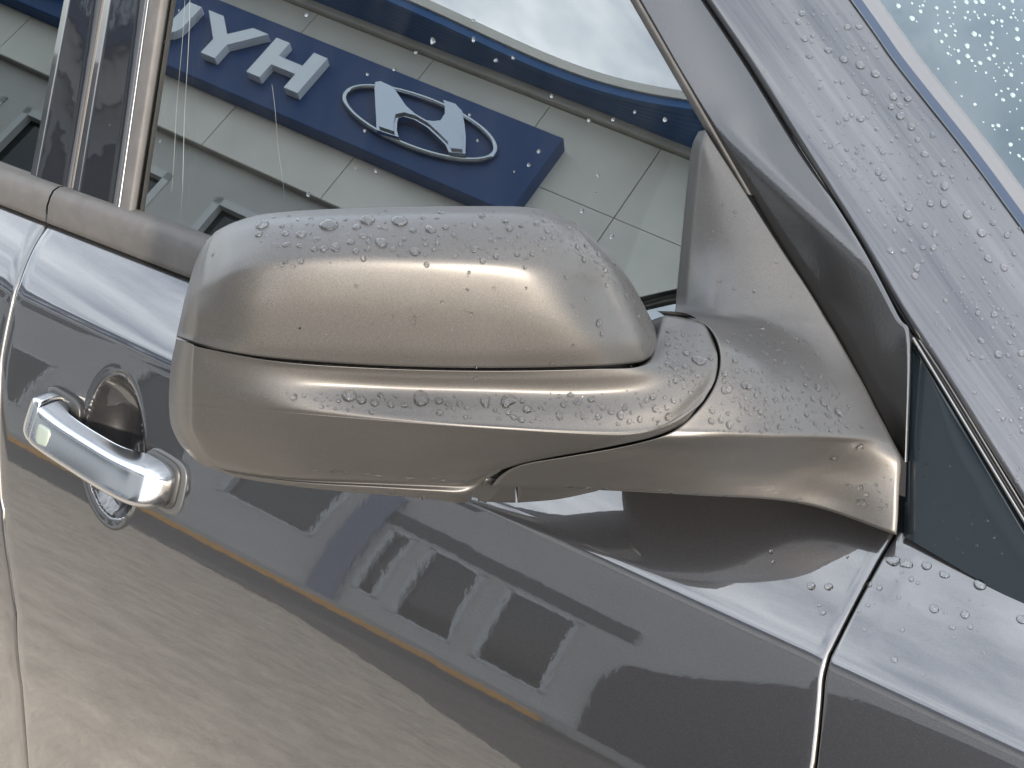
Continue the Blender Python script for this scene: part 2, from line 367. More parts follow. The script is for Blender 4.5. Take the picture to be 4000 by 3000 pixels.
# sign board, letters and emblem
sg = box('sign_board', SIGNB, bld, -15.2, -4.56, .004, .20, Zb(6.80), Zb(7.85), .01)
def letter(poly_list, a_left):
    """glyph drawn in reading direction (x right, 0..w, z 0..1); the reader faces the wall, so x runs along -a"""
    bm = bmesh.new(); S = .54
    for poly in poly_list:
        vv = [bm.verts.new((a_left-x*S, .205, Zb(7.05)+z*S)) for x, z in poly]; f = bm.faces.new(vv)
        r = bmesh.ops.extrude_face_region(bm, geom=[f])
        for v in r['geom']:
            if isinstance(v, bmesh.types.BMVert): v.co.y = .31
    bmesh.ops.recalc_face_normals(bm, faces=bm.faces)
    me = bpy.data.meshes.new('letter'); bm.to_mesh(me); bm.free(); return link('letter', me, LETTER, sg, False)
T = .33
H_ = [[(0, 0), (T, 0), (T, .38), (.92, .38), (.92, 0), (.92+T, 0), (.92+T, 1), (.92, 1), (.92, .62), (T, .62), (T, 1), (0, 1)]]
Y_ = [[(.6, 0), (.95, 0), (.95, .40), (1.54, 1), (1.15, 1), (.775, .63), (.40, 1), (.01, 1), (.6, .40)]]
def arc(cx, cz, rx, rz, a0, a1, n=10): return [(cx+rx*cos(radians(a0+(a1-a0)*i/n)), cz+rz*sin(radians(a0+(a1-a0)*i/n))) for i in range(n+1)]
U_ = [[(0, 1)]+arc(.60, .40, .60, .40, 180, 360, 14)+[(1.2, 1), (1.2-T, 1)]+arc(.60, .42, .27, .20, 360, 180, 14)+[(T, 1)]]
N_ = [[(0, 0), (T, 0), (T, .56), (.88, 0), (1.2, 0), (1.2, 1), (.88, 1), (.88, .44), (T, 1), (0, 1)]]
D_ = [[(0, 0), (T, 0), (T, 1), (0, 1)], [(T, 0), (.70, 0)]+arc(.70, .5, .5, .5, -90, 90, 14)+[(T, 1), (T, .78)]+arc(.68, .5, .22, .28, 90, -90, 12)+[(T, .22)]]
A_ = [[(0, 0), (.36, 0), (.50, .24), (.90, .24), (1.04, 0), (1.40, 0), (.88, 1), (.52, 1)]]
I_ = [[(0, 0), (T, 0), (T, 1), (0, 1)]]
for g, a in ((H_, -7.27), (Y_, -8.05), (U_, -8.98), (N_, -9.82), (D_, -10.66), (A_, -11.45), (I_, -12.38)): letter(g, a)
Hpoly = [(-6.582, 7.575), (-6.421, 7.568), (-6.339, 7.522), (-6.156, 7.416), (-6.012, 7.367), (-5.858, 7.347), (-5.792, 7.369), (-5.731, 7.412), (-5.74, 7.504), (-5.799, 7.595), (-5.856, 7.652), (-5.713, 7.663), (-5.6, 7.611), (-5.485, 7.476), (-5.388, 7.347), (-5.274, 7.158), (-5.432, 7.101), (-5.512, 7.165), (-5.644, 7.217), (-5.811, 7.275), (-5.977, 7.299), (-6.089, 7.285), (-6.133, 7.245), (-6.114, 7.194), (-6.057, 7.102), (-5.988, 7.036), (-6.095, 7.024), (-6.245, 7.013), (-6.344, 7.151), (-6.451, 7.292), (-6.585, 7.473), (-6.622, 7.542)]
EMB = simple('sky_tinted_chrome', (0.50, 0.56, 0.63), 0.12, 1.0)  # blue tint puts the sky's reflection into the chrome
prism('emblem_mark', EMB, sg, [(a, Zb(z)) for a, z in Hpoly], .205, .34, .03, False)
vs_ = []; fs_ = []; n1, n2 = 64, 8
for i in range(n1):
    t = 2*pi*i/n1; cx, cz = .90*cos(t), .305*sin(t); nx, nz_ = cos(t)*.305, sin(t)*.90; ln = sqrt(nx*nx+nz_*nz_); nx /= ln; nz_ /= ln
    for k in range(n2):
        p = 2*pi*k/n2; vs_.append((-5.962+cx+nx*.030*cos(p), .235+.034*sin(p), Zb(7.335)+cz+nz_*.030*cos(p)))
for i in range(n1):
    for k in range(n2): fs_.append((i*n2+k, ((i+1) % n1)*n2+k, ((i+1) % n1)*n2+(k+1) % n2, i*n2+(k+1) % n2))
pydata('emblem_ring', vs_, fs_, EMB, sg)

# ------------------------------------------------------------------ the car
car = empty('car', (0, 0.4, GZ))
CAR_OFF = np.array([0, 0.4, GZ])
tag(car, 'dark grey metallic car beaded with rain, its folded side mirror nearest the camera', 'car')
def cg(name, P, mat, parent=car, tagname=None): 
    o = grid(name, P, mat, None, tagname); o.parent = parent
    if parent is not None: o.matrix_parent_inverse = parent_inv(parent)
    return o
def parent_inv(p):
    m = Matrix.Translation(p.location) if p.parent is None else Matrix.Translation(CAR_OFF)
    return m.inverted() if p.parent is None else Matrix.Identity(4)
def adopt(o, parent=car):
    o.parent = parent
    if parent is car: o.matrix_parent_inverse = Matrix.Translation(V(CAR_OFF)).inverted()
    else: o.matrix_parent_inverse = Matrix.Identity(4)      # parts' own origins sit at the world origin already
    return o
TH0, TK, THM = 33.5, 75.0, 2.0
def zc(x): return 1.142 + np.minimum(0, x+.1)*.022
def yb(x): return np.interp(x, [-1.6, -.75, .2, 1.0], [.050, .066, .098, .125])
def zb(x): return np.interp(x, [-1.6, -.75, -.45, 0, .2, 1.0], [1.17, 1.173, 1.172, 1.180, 1.188, 1.185])
_lz = np.concatenate([np.arange(0.0, .19, .0015), np.arange(.19, .75, .012)])     # drop below the crease
_fz = np.arange(0, .76, .001); _th = np.radians(np.maximum(TH0-TK*_fz, THM))
_fy = -np.concatenate([[0], np.cumsum(np.tan((_th[1:]+_th[:-1])/2)*.001)])
def profile(x):
    """points (y,z) down the body side at station x: belt, shoulder, crease, lower door"""
    B = np.array([yb(x), zb(x)]); Cc = np.array([0.0, zc(x)]); d = B-Cc; ln = np.linalg.norm(d)
    nrm = np.array([-d[1], d[0]])/ln; nrm = nrm if nrm[1] > 0 else -nrm
    M = (B+Cc)/2 + nrm*.010; pts = []
    r = .008
    te = 1-r/ln
    for t in np.linspace(0, te, 16): pts.append((1-t)**2*B+2*t*(1-t)*M+t*t*Cc)
    p0 = pts[-1]; p2 = np.array([np.interp(r, _fz, _fy), Cc[1]-r])
    for t in np.linspace(0, 1, 8)[1:]: pts.append((1-t)**2*p0+2*t*(1-t)*Cc+t*t*p2)
    for dz in _lz[7:]: pts.append(np.array([np.interp(dz, _fz, _fy), Cc[1]-dz]))
    return np.array(pts)
NROW = len(profile(0))
_zrow = profile(0)[:, 1]
NS = 16+7
def gapx_front(): 
    s = np.arange(NROW); return np.interp(s, [0, 4, 10, 16, 21, 30, 42, 54, 90, NROW-1], [.1845, .183, .1818, .1808, .1822, .1868, .1922, .197, .206, .21])
def gapx_rear():
    s = np.arange(NROW); return np.interp(s, [0, 5, 9, 14, 22, 36, 51, 90, 135, 144, 148, 152, 161, 174, NROW-1], [-.668, -.663, -.658, -.652, -.6495, -.6485, -.647, -.634, -.6196, -.6139, -.604, -.5985, -.611, -.6486, -.69])
def body_grid(x0, x1, us, hem0=0, hem1=0):
    P = np.zeros((NROW, len(us), 3))
    for i, u in enumerate(us):
        for k in range(NROW):
            pass
    X = x0[:, None]*(1-us[None])+x1[:, None]*us[None]
    # evaluate profile at each x (profile varies slowly): table over x then interpolate
    tx = np.linspace(-1.7, 1.1, 113); tab = np.array([profile(a) for a in tx])       # [nt, NROW, 2]
    for k in range(NROW):
        P[k, :, 0] = X[k]; P[k, :, 1] = np.interp(X[k], tx, tab[:, k, 0]); P[k, :, 2] = np.interp(X[k], tx, tab[:, k, 1])
    return P
def add_hem(P, side, r=.0040, depth=.016):
    Nn = normals(P); e = P[:, 0] if side == 0 else P[:, -1]; n = Nn[:, 0] if side == 0 else Nn[:, -1]
    t = (P[:, 0]-P[:, 1]) if side == 0 else (P[:, -1]-P[:, -2]); t /= np.linalg.norm(t, axis=1, keepdims=True)
    cols = [e+t*r*sin(a)-n*r*(1-cos(a)) for a in np.radians([20, 40, 60, 80, 90])] + [e+t*r-n*depth]
    cols = [c[:, None] for c in cols]
    return np.concatenate(cols[::-1]+[P], 1) if side == 0 else np.concatenate([P]+cols, 1)
G = .0052
gf, gr = gapx_front(), gapx_rear()
us = np.unique(np.concatenate([np.linspace(0, .18, 16), np.linspace(.10, .34, 160), np.linspace(.34, 1, 90)]))
DOOR = body_grid(gr+G, gf-G, us)
# handle frame from the undisturbed door surface
vv = [V(p) for p in DOOR.reshape(-1, 3)]; nx = DOOR.shape[1]
ff = [(j*nx+i, j*nx+i+1, (j+1)*nx+i+1, (j+1)*nx+i) for j in range(DOOR.shape[0]-1) for i in range(nx-1)]
bvh = BVHTree.FromPolygons(vv, ff)
hit, hn, _, _ = bvh.ray_cast(V(CAM), V(ray(430, 1745)))
HO = np.array(hit); HN = np.array(hn); HN = HN if HN.dot(CAM-HO) > 0 else -HN
HN[0] = 0; HN /= np.linalg.norm(HN); HX = np.array([1.0, 0, 0]); HU = np.cross(HN, HX); HU = HU if HU[2] > 0 else -HU
def hw(x, y, h):
    y = y - .065*(x+.088)                          # the grip drops a little towards the front
    return HO + HX*x + HU*y + HN*h
# finger cup pressed into the door skin
dd = DOOR-HO; lx = dd@HX - .001 - .10*(dd@HU)*(-1)*0; ly = dd@HU
lx = dd@HX - (.003 - .16*ly)
rr = np.sqrt((lx/.038)**2+(ly/.066)**2); NN = normals(DOOR)
dep = np.where(rr < 1, .036*np.clip(1-rr**3, 0, 1)**.8, 0)
dep = dep + np.where((rr >= 1) & (rr < 1.16), .0016*(1-(rr-1)/.16)**2, 0)
DOOR = DOOR-NN*dep[..., None]
o = cg('front_door', add_hem(add_hem(DOOR, 0), 1), PAINT, tagname='door')
RDOOR = body_grid(np.full(NROW, -1.55), gr-G+.0025, np.linspace(0, 1, 60)); cg('rear_door', add_hem(RDOOR, 1), PAINT, tagname='door')
FEND = body_grid(gf+.0012, np.full(NROW, .95), np.linspace(0, 1, 90)**1.4)
# fender wraps over its top edge towards the bonnet
cg('fender', add_hem(FEND, 0, .0012), PAINT, tagname='fender')
JAMB = body_grid(np.full(NROW, -1.5), np.full(NROW, .9), np.linspace(0, 1, 40)); JAMB[..., 1] += .045; JAMB[..., 2] -= .006
cg('door_jamb', JAMB, GASKET)

# glass plane of the side windows
TAU = radians(34); GN = np.array([0, -cos(TAU), sin(TAU)]); GP = np.array([-0.75461291, 0.08, 1.17169191])
def gp(px, py, h=0.0): return on_plane(px, py, GN, GP+GN*h)
def lerp_line(a, b, n): return [tuple(np.array(a)+(np.array(b)-np.array(a))*i/(n-1)) for i in range(n)]
def strip(name, left, right, h, mat, n=24, m=6, bulge=0.0, hem=.006, tagname=None, parent=car):
    """left/right: pixel polylines (top to bottom) on the glass plane raised by h; hem folds the edges inwards"""
    Lc = catmull(left, n); Rc = catmull(right, n); P = np.zeros((n, m, 3))
    for j in range(n):
        for i in range(m):
            u = i/(m-1); q = Lc[j]*(1-u)+Rc[j]*u
            hh = (h[0]*(1-u)+h[1]*u if isinstance(h, tuple) else h) + bulge*(1-(2*u-1)**2)
            P[j, i] = gp(q[0], q[1], hh)
    if hem: P = np.concatenate([(P[:, :1]-GN*hem), P, (P[:, -1:]-GN*hem)], 1)
    return cg(name, P, mat, parent, tagname)
def ex(a, b, py): return (a[0]+(b[0]-a[0])*(py-a[1])/(b[1]-a[1]), py)       # extend a pixel line to row py
z1 = 1/1.659
TOP = -560
def pl(xt, yt, xb, yb_): 
    a, b = (xt*z1, yt*z1), (xb*z1, yb_*z1); return [ex(a, b, TOP), a, b, ex(a, b, b[1]+60)]
L_strip1a, L_strip1b = pl(415, 0, 185, 1200), pl(650, 0, 440, 1280)
L_seal2 = pl(680, 0, 462, 1285)
L_chr_a, L_chr_b = pl(942, 0, 742, 1400), pl(960, 0, 762, 1405)
L_ch_b, L_ch_c = pl(1050, 0, 838, 1415), pl(1072, 0, 852, 1420)
L_gl = pl(1085, 0, 862, 1425)
strip('pillar_trim', L_strip1a, L_strip1b, .006, BLACK, bulge=.0006, tagname='trim')
strip('pillar_seal', L_strip1b, L_seal2, .004, SEAL)
strip('pillar_trim', L_seal2, L_chr_a, .007, BLACK, bulge=-.0004, tagname='trim')
strip('trim_edge', L_chr_a, L_chr_b, .0095, CHROME2)
strip('glass_channel', L_chr_b, L_ch_b, .009, RUBBER, bulge=.001)
strip('channel_lip', L_ch_b, L_ch_c, .004, GASKET)
# window panes: thin real slabs
def slab(name, pix, mat, th=.004, h=0.0, parent=car, tagname=None):
    a = [gp(x, y, h) for x, y in pix]; b = [p-GN*th for p in a]; n = len(a)
    fs_ = [tuple(range(n)), tuple(range(n, 2*n))[::-1]]+[(i, n+i, n+(i+1) % n, (i+1) % n) for i in range(n)]
    o = pydata(name, a+b, fs_, mat, None, False, tagname)
    c = sum(p.normal.dot(V(CAM)-p.center)*p.area for p in o.data.polygons if p.index == 0)
    if c < 0: o.data.flip_normals()
    return adopt(o, parent)
E1a, E1b = (2460, 0), (2770, 520)                 # glass / frame edge up the A-pillar
slab('front_door_glass', [L_gl[0], L_gl[3], (1500, 1430), (2700, 1800), (3200, 1560), ex(E1a, E1b, 900), E1b, E1a, ex(E1a, E1b, TOP)], GLASS, tagname='glass')
slab('rear_door_glass', [(-1500, TOP), (-1500, 350), (-700, 560), (0, 800), L_strip1a[3], L_strip1a[0]], REARGLASS, tagname='rearglass')
# belt mouldings (weathered rubber), front door and rear door
def moulding(name, x0, x1):
    xs = np.linspace(x0, x1, 60); P = np.zeros((9, 60, 3))
    for i, x in enumerate(xs):
        yt = np.interp(x, [-1.5, -.74, -.52, .1], [.060, .075, .083, .098]); ybm = yb(x)+.001; zt = np.interp(x, [-1.5, -.74, -.5, .1], [1.199, 1.202, 1.2065, 1.212]); zbm = zb(x)
        prof_ = [(yt+.030, zt-.006), (yt+.010, zt+.001), (yt+.003, zt), (yt-.002, zt-.004), ((yt*.6+ybm*.4)-.005, zt*.6+zbm*.4), ((yt*.25+ybm*.75)-.006, zt*.25+zbm*.75), (ybm-.006, zbm+.0035), (ybm-.003, zbm+.0005), (ybm+.012, zbm-.002)]
        for j, (y, z) in enumerate(prof_): P[j, i] = (x, y, z)
    return cg(name, P, RUBBER, tagname='mould')
def x_on(px, py, y): return on_plane(px, py, np.array([0, 1., 0]), np.array([0, y, 0]))[0]
xm = x_on(195, 815, .072)
moulding('belt_moulding', xm+.0012, .12); moulding('belt_moulding', -1.5, xm-.0012)

# front door frame along the A-pillar
FL = [ex((2490, 0), (2790, 520), TOP), (2490, 0), (2640, 265), (2800, 530), (3000, 880), (3250, 1280), (3400, 1560), (3530, 1800)]
FR = [ex((2752, 0), (2934, 265), TOP), (2752, 0), (2928, 265), (3113, 563), (3342, 929), (3500, 1228), (3548, 1330), (3535, 1805)]
n_, m_ = 60, 16; Lc = catmull(FL, n_); Rc = catmull(FR, n_); P = np.zeros((n_, m_, 3))
for j in range(n_):
    hh_ = .007                                                       # the frame twists: it faces up near the roof, outwards lower down
    for i in range(m_):
        u = i/(m_-1); q = Lc[j]*(1-u)+Rc[j]*u
        f_ = np.clip((q[1]-(330+560*u))/260, 0, 1); f_ = f_*f_*(3-2*f_)
        hh_ += ((-.0075)*(1-f_)+.0105*f_)/(m_-1)
        P[j, i] = gp(q[0], q[1], hh_+.0012*(1-(2*u-1)**2))
P = np.concatenate([P[:, :1]-GN*.010, P, P[:, -1:]-GN*.010], 1)
cg('door_frame', P, FRAME, tagname='frame')
EL = [ex((2460, 0), (2755, 510), TOP), (2460, 0), (2615, 268), (2770, 535), (2900, 760)]
ER = [ex((2490, 0), (2790, 520), TOP), (2490, 0), (2645, 268), (2800, 535), (2930, 760)]
strip('frame_edge', EL, ER, (.004, .012), RUBBER, n=40, m=4, bulge=.001, hem=.006)
GL_ = [ex((2752, 0), (2934, 265), TOP), (2752, 0), (2928, 265), (3113, 563), (3342, 929), (3500, 1215), (3640, 1420), (4010, 2010), (4300, 2470)]
GR_ = [(x+26, y-2) for x, y in GL_]
strip('gap_seal', GL_, GR_, -.006, GASKET, n=60, m=3, hem=.004)
# A-pillar body: side face rolling forward to the windshield
AL = [ex((2768, 0), (2944, 262), TOP), (2768, 0), (2944, 262), (3129, 560), (3358, 926), (3515, 1200), (3687, 1463), (4000, 1963), (4300, 2440)]
AR = [ex((3324, 0), (3517, 271), TOP), (3324, 0), (3420, 135), (3517, 271), (3775, 597), (4000, 902), (4250, 1240), (4520, 1600), (4800, 1975)]
n_, m_ = 70, 26; Lc = catmull(AL, n_); Rc = catmull(AR, n_); P = np.zeros((n_, m_, 3))
for j in range(n_):
    for i in range(m_):
        u = i/(m_-1); q = Lc[j]*(1-u)+Rc[j]*u
        hh = .008-.030*u-.022*u*u
        P[j, i] = gp(q[0], q[1], hh)
APIL = P
P2 = np.concatenate([P[:, :1]-GN*.012, P], 1)
cg('a_pillar', P2, PILLAR, tagname='pillar')
edge3 = P[:, -1]                                      # 3D line where the pillar meets the windshield moulding
ad = edge3[-1]-edge3[0]; ad /= np.linalg.norm(ad); WN = np.cross(ad, np.array([0, 1.0, 0])); WN = WN if WN[2] > 0 else -WN; WN /= np.linalg.norm(WN)
wy = np.cross(WN, ad); wy = wy if wy[1] > 0 else -wy            # across the windshield, away from the camera side
def wsrow(f0, f1, h0, h1, m):
    Q = np.zeros((n_, m, 3))
    for i in range(m):
        u = i/(m-1); Q[:, i] = edge3 + wy*(f0*(1-u)+f1*u) + WN*(h0*(1-u)+h1*u)
    return Q
cg('pillar_edge', wsrow(-.001, .0075, .0015, .003, 4), BLUEEDGE)
cg('windshield_moulding', np.concatenate([wsrow(.0075, .0078, .003, .001, 2), wsrow(.0078, .038, .001, -.002, 5), wsrow(.038, .039, -.002, -.006, 2)], 1), MOULD, tagname='wsmould')
Q = wsrow(.038, 1.15, -.0055, -.0055, 40); us2 = np.linspace(0, 1, 40); Q += (WN[None]*(.06*np.sin(pi*us2)[:, None]))[None]
cg('windshield', Q, WSGLASS, tagname='windshield')
# made-up sheet under the windshield, added to lighten the glass
D0 = wsrow(.05, 1.10, -.07, -.07, 12); cg('windshield_fill_sheet', D0, WSFILL)
# dark filler panel between door, pillar and fender, with its bright trim strips
FLx = [(3556, 1330), (3556, 1400), (3545, 1700), (3530, 2095)]
FRx = [(3562, 1336), (3690, 1545), (3900, 1890), (4300, 2545)]
strip('filler_panel', FLx, FRx, (.001, .003), NAVY, n=40, m=14, bulge=.0015, tagname='filler')
for off, wd, hh, mat, nm in ((0, 15, .007, CHROME2, 'trim_strip'), (18, 10, .004, GASKET, 'trim_groove'), (30, 12, .006, CHROME2, 'trim_strip')):
    a = [(3558+off, 1322-off*.1), (3700+off, 1556-off*.1), (4010+off, 2066-off*.1), (4300+off, 2543-off*.1)]
    if nm == 'trim_strip' and off: a[0] = (3585, 1330); 
    strip(nm, a, [(x+wd, y-wd*.4) for x, y in a], hh, mat, n=30, m=4, bulge=.0012, hem=.004)
# dark cowl strip along the fender top
xs = np.linspace(.215, .95, 50); P = np.zeros((8, 50, 3))
for i, x in enumerate(xs):
    y0, z0 = yb(x), zb(x)
    for j, (dy, dz) in enumerate(((.001, -.004), (.003, -.010), (.012, -.012), (.016, .004), (.022, .010), (.034, .013), (.048, .016), (.075, .020))): P[j, i] = (x, y0+dy, z0+dz)
cg('cowl_strip', P, NAVY, tagname='cowl')
xs = np.linspace(.215, .95, 30); P = np.zeros((3, 30, 3))
for i, x in enumerate(xs):
    y0, z0 = yb(x), zb(x)
    for j, (dy, dz) in enumerate(((.0235, .0125), (.026, .0142), (.029, .0150))): P[j, i] = (x, y0+dy, z0+dz)
cg('cowl_bead', P, RUBBER)
# bonnet, roof and dark cabin behind the glass
P = np.zeros((12, 30, 3))
for j in range(12):
    for i in range(30):
        x = .30+.65*i/29; f = j/11; P[j, i] = (x, yb(x)+.075+f*1.3, zb(x)+.02+.05*sin(pi*f)-.05*(i/29)**2*f*0)
cg('bonnet', P, PAINT)
topL = gp(*L_gl[0]); topR = gp(*ex(E1a, E1b, TOP))
P = np.zeros((10, 24, 3)); zt = topL[2]; yt = topL[1]
rx0, rx1 = -1.9, float(topR[0])+.05
prof_ = [(yt-.01, zt-.015), (yt+.004, zt+.012), (yt+.03, zt+.04), (yt+.08, zt+.07), (yt+.16, zt+.09), (yt+.35, zt+.105), (yt+.6, zt+.11), (yt+.85, zt+.10), (yt+1.0, zt+.05), (yt+1.05, zt)]
for j, (y, z) in enumerate(prof_):
    for i in range(24): P[j, i] = (rx0+(rx1-rx0)*i/23, y, z)
cg('roof', P, PAINT)
def hull(name, secs, mat, parent=car):
    return cg(name, np.array(secs), mat, parent)
xs = [-1.7, -1.2, -.8, -.4, .25]
P = np.array([[(x if i < 4 else xe, y, z) for i, x in enumerate(xs)] for y, z, xe in ((.14, 1.14, .25), (.20, .80, .25), (.5, .55, .25), (1.0, .55, .25), (1.28, .85, .25), (1.30, 1.2, .12), (1.20, 1.50, -.22), (.95, zt+.05, -.22), (.4, zt+.04, -.22))])
adopt(pydata('cabin_lining', P.reshape(-1, 3), [(j*5+i, j*5+i+1, (j+1)*5+i+1, (j+1)*5+i) for j in range(8) for i in range(4)], CABIN, None))
# front seat: cushion, backrest, headrest as one lofted shape
def loft(name, secs, mat, parent):
    secs = np.array(secs); k, n = secs.shape[:2]; fs_ = [(j*n+i, j*n+(i+1) % n, (j+1)*n+(i+1) % n, (j+1)*n+i) for j in range(k-1) for i in range(n)]
    fs_ += [tuple(range(n))[::-1], tuple((k-1)*n+i for i in range(n))]
    return adopt(pydata(name, secs.reshape(-1, 3), fs_, mat, None), parent)
def ring(cx, cy, cz, rx, ry, n=16, p=3.0):
    out = []
    for i in range(n):
        a = 2*pi*i/n; c, s = cos(a), sin(a); out.append((cx+rx*np.sign(c)*abs(c)**(2/p), cy+ry*np.sign(s)*abs(s)**(2/p), cz))
    return out
SEATM = simple('pale_seat_fabric', (0.42, 0.43, 0.42), .9)
loft('seat_backrest', [ring(-.52, .52, .72, .08, .22), ring(-.54, .52, .95, .075, .24), ring(-.60, .52, 1.18, .06, .22), ring(-.63, .52, 1.28, .045, .16), ring(-.635, .52, 1.30, .03, .05), ring(-.65, .52, 1.36, .03, .05), ring(-.655, .52, 1.37, .05, .12), ring(-.665, .52, 1.45, .055, .13), ring(-.672, .52, 1.52, .04, .10)], SEATM, car)

# ------------------------------------------------------------------ side mirror (folded back along the door)
BM = radians(51); MO = np.array([cos(BM), -sin(BM), 0.0]); MP = at_depth(2000, 1450, .775)
def mp_(px, py, h): return on_plane(px, py, MO, MP+MO*h)
def depth_of(p): return float((p-CAM)@CD)
def rows3d(rows, n, m, roundl=True, roundr=True):
    """rows of (px,py,h) control points -> smooth grid of points; extra controls make the ends roll back"""
    R = []
    for row in rows:
        r = [np.array(c, float) for c in row]
        if roundl:
            a, b = r[0], r[1]; r.insert(1, np.array([*(a[:2]+(b[:2]-a[:2])*.20), a[2]+(b[2]-a[2])*.56])); r.insert(2, np.array([*(a[:2]+(b[:2]-a[:2])*.55), a[2]+(b[2]-a[2])*.86]))
        if roundr:
            a, b = r[-1], r[-2]; r.insert(-1, np.array([*(a[:2]+(b[:2]-a[:2])*.20), a[2]+(b[2]-a[2])*.56])); r.insert(-2, np.array([*(a[:2]+(b[:2]-a[:2])*.55), a[2]+(b[2]-a[2])*.86]))
        R.append(r)
    Gd = catmull_rows(np.array([catmull(r, m) for r in R]), n)
    return Gd
def unproj(Gd): return np.array([[mp_(*c) for c in row] for row in Gd])
def hrow(pts, hs): return [(x, y, h) for (x, y), h in zip(pts, hs)]
E0 = -.058
cap_rows = [
 hrow([(800,945),(850,900),(930,862),(1060,832),(1400,812),(1900,805),(2080,812),(2180,838),(2250,872)], [E0]*9),
 hrow([(765,1020),(830,960),(930,905),(1080,870),(1400,848),(1900,842),(2120,855),(2240,890),(2330,945)], [E0,-.047,-.042,-.040,-.039,-.039,-.040,-.046,E0]),
 hrow([(740,1100),(815,1030),(930,970),(1100,930),(1400,912),(1900,912),(2150,935),(2300,985),(2410,1030)], [E0,-.034,-.025,-.022,-.021,-.021,-.023,-.033,E0]),
 hrow([(722,1165),(808,1095),(930,1030),(1100,992),(1400,975),(1900,990),(2160,1020),(2330,1070),(2460,1095)], [E0,-.022,-.012,-.0085,-.008,-.008,-.011,-.026,E0]),
 hrow([(715,1195),(802,1150),(930,1085),(1100,1048),(1400,1035),(1900,1058),(2170,1090),(2345,1135),(2490,1145)], [E0,-.016,-.005,-.0015,-.001,-.001,-.004,-.021,E0]),
 hrow([(703,1250),(800,1225),(950,1190),(1150,1175),(1500,1185),(1900,1205),(2210,1230),(2400,1245),(2540,1240)], [E0,-.009,.002,.005,.006,.006,.004,-.014,E0]),
 hrow([(694,1290),(800,1305),(950,1320),(1150,1330),(1500,1345),(1900,1355),(2260,1350),(2450,1340),(2588,1335)], [E0,-.006,.006,.009,.010,.010,.008,-.008,E0]),
 hrow([(689,1310),(775,1340),(900,1372),(1110,1402),(1500,1428),(1900,1437),(2290,1430),(2480,1418),(2600,1380)], [E0,-.006,.006,.0095,.0105,.0105,.008,-.007,E0]),
]
CAPG = rows3d(cap_rows, 64, 100)
CAPP = unproj(CAPG)
hous_rows = [
 hrow([(688,1322),(800,1361),(1100,1414),(1500,1440),(1900,1449),(2300,1442),(2520,1426),(2565,1330),(2600,1232)], [E0,-.006,.0085,.009,.009,.007,-.002,-.036,-.060]),
 hrow([(683,1350),(800,1390),(1100,1440),(1500,1466),(1900,1476),(2300,1470),(2550,1450),(2625,1350),(2670,1242)], [E0,-.005,.0085,.0090,.0090,.008,.000,-.028,-.058]),
 hrow([(672,1400),(800,1440),(1100,1490),(1500,1518),(1900,1530),(2300,1535),(2570,1505),(2690,1410),(2750,1268)], [E0,-.003,.0110,.0105,.0105,.0100,.004,-.013,-.046]),
 hrow([(663,1480),(800,1510),(1100,1555),(1500,1590),(1900,1610),(2300,1620),(2590,1585),(2735,1480),(2800,1375)], [E0,-.001,.0165,.0210,.0218,.0212,.013,-.003,-.023]),
 hrow([(660,1540),(800,1558),(1100,1588),(1500,1625),(1900,1653),(2300,1674),(2560,1655),(2710,1570),(2795,1475)], [E0,.000,.0185,.0262,.0278,.0277,.020,.006,-.008]),
 hrow([(660,1565),(800,1580),(1100,1606),(1500,1641),(1900,1668),(2300,1690),(2520,1683),(2660,1625),(2760,1545)], [E0,.000,.0185,.0275,.0300,.0295,.024,.013,.001]),
 hrow([(660,1590),(800,1602),(1100,1624),(1500,1656),(1900,1684),(2300,1706),(2470,1704),(2620,1662),(2725,1590)], [E0,.000,.0180,.0268,.0293,.0290,.0255,.017,.007]),
 hrow([(668,1660),(800,1690),(1100,1720),(1500,1750),(1900,1762),(2200,1764),(2350,1747),(2530,1712),(2635,1675)], [E0,-.002,.0130,.0175,.0190,.0200,.020,.017,.013]),
 hrow([(700,1730),(850,1790),(1150,1832),(1500,1848),(1750,1848),(1900,1835),(2020,1810),(2200,1776),(2390,1743)], [E0,-.007,.0060,.0085,.0090,.0095,.010,.011,.012]),
 hrow([(735,1770),(900,1832),(1150,1864),(1500,1877),(1700,1883),(1800,1883),(1870,1868),(1940,1838),(2010,1812)], [E0,-.010,.0025,.0050,.0055,.0055,.005,.005,.008]),
 hrow([(760,1795),(920,1846),(1170,1876),(1500,1890),(1700,1897),(1800,1899),(1860,1890),(1905,1868),(1950,1843)], [E0,-.0115,.0000,.0020,.0025,.0028,.003,.003,.005]),
 hrow([(775,1805),(930,1855),(1180,1888),(1500,1908),(1700,1921),(1795,1928),(1845,1918),(1870,1895),(1900,1870)], [E0,-.0105,.0022,.0048,.0055,.0050,.003,.001,.002]),
 hrow([(800,1822),(950,1870),(1200,1906),(1500,1933),(1700,1952),(1790,1965),(1836,1955),(1850,1925),(1865,1892)], [E0,-.020,-.005,-.0010,-.0005,-.001,-.003,-.005,-.003]),
]
HOUG = rows3d(hous_rows, 110, 110, roundl=True, roundr=False)
HOUP = unproj(HOUG)
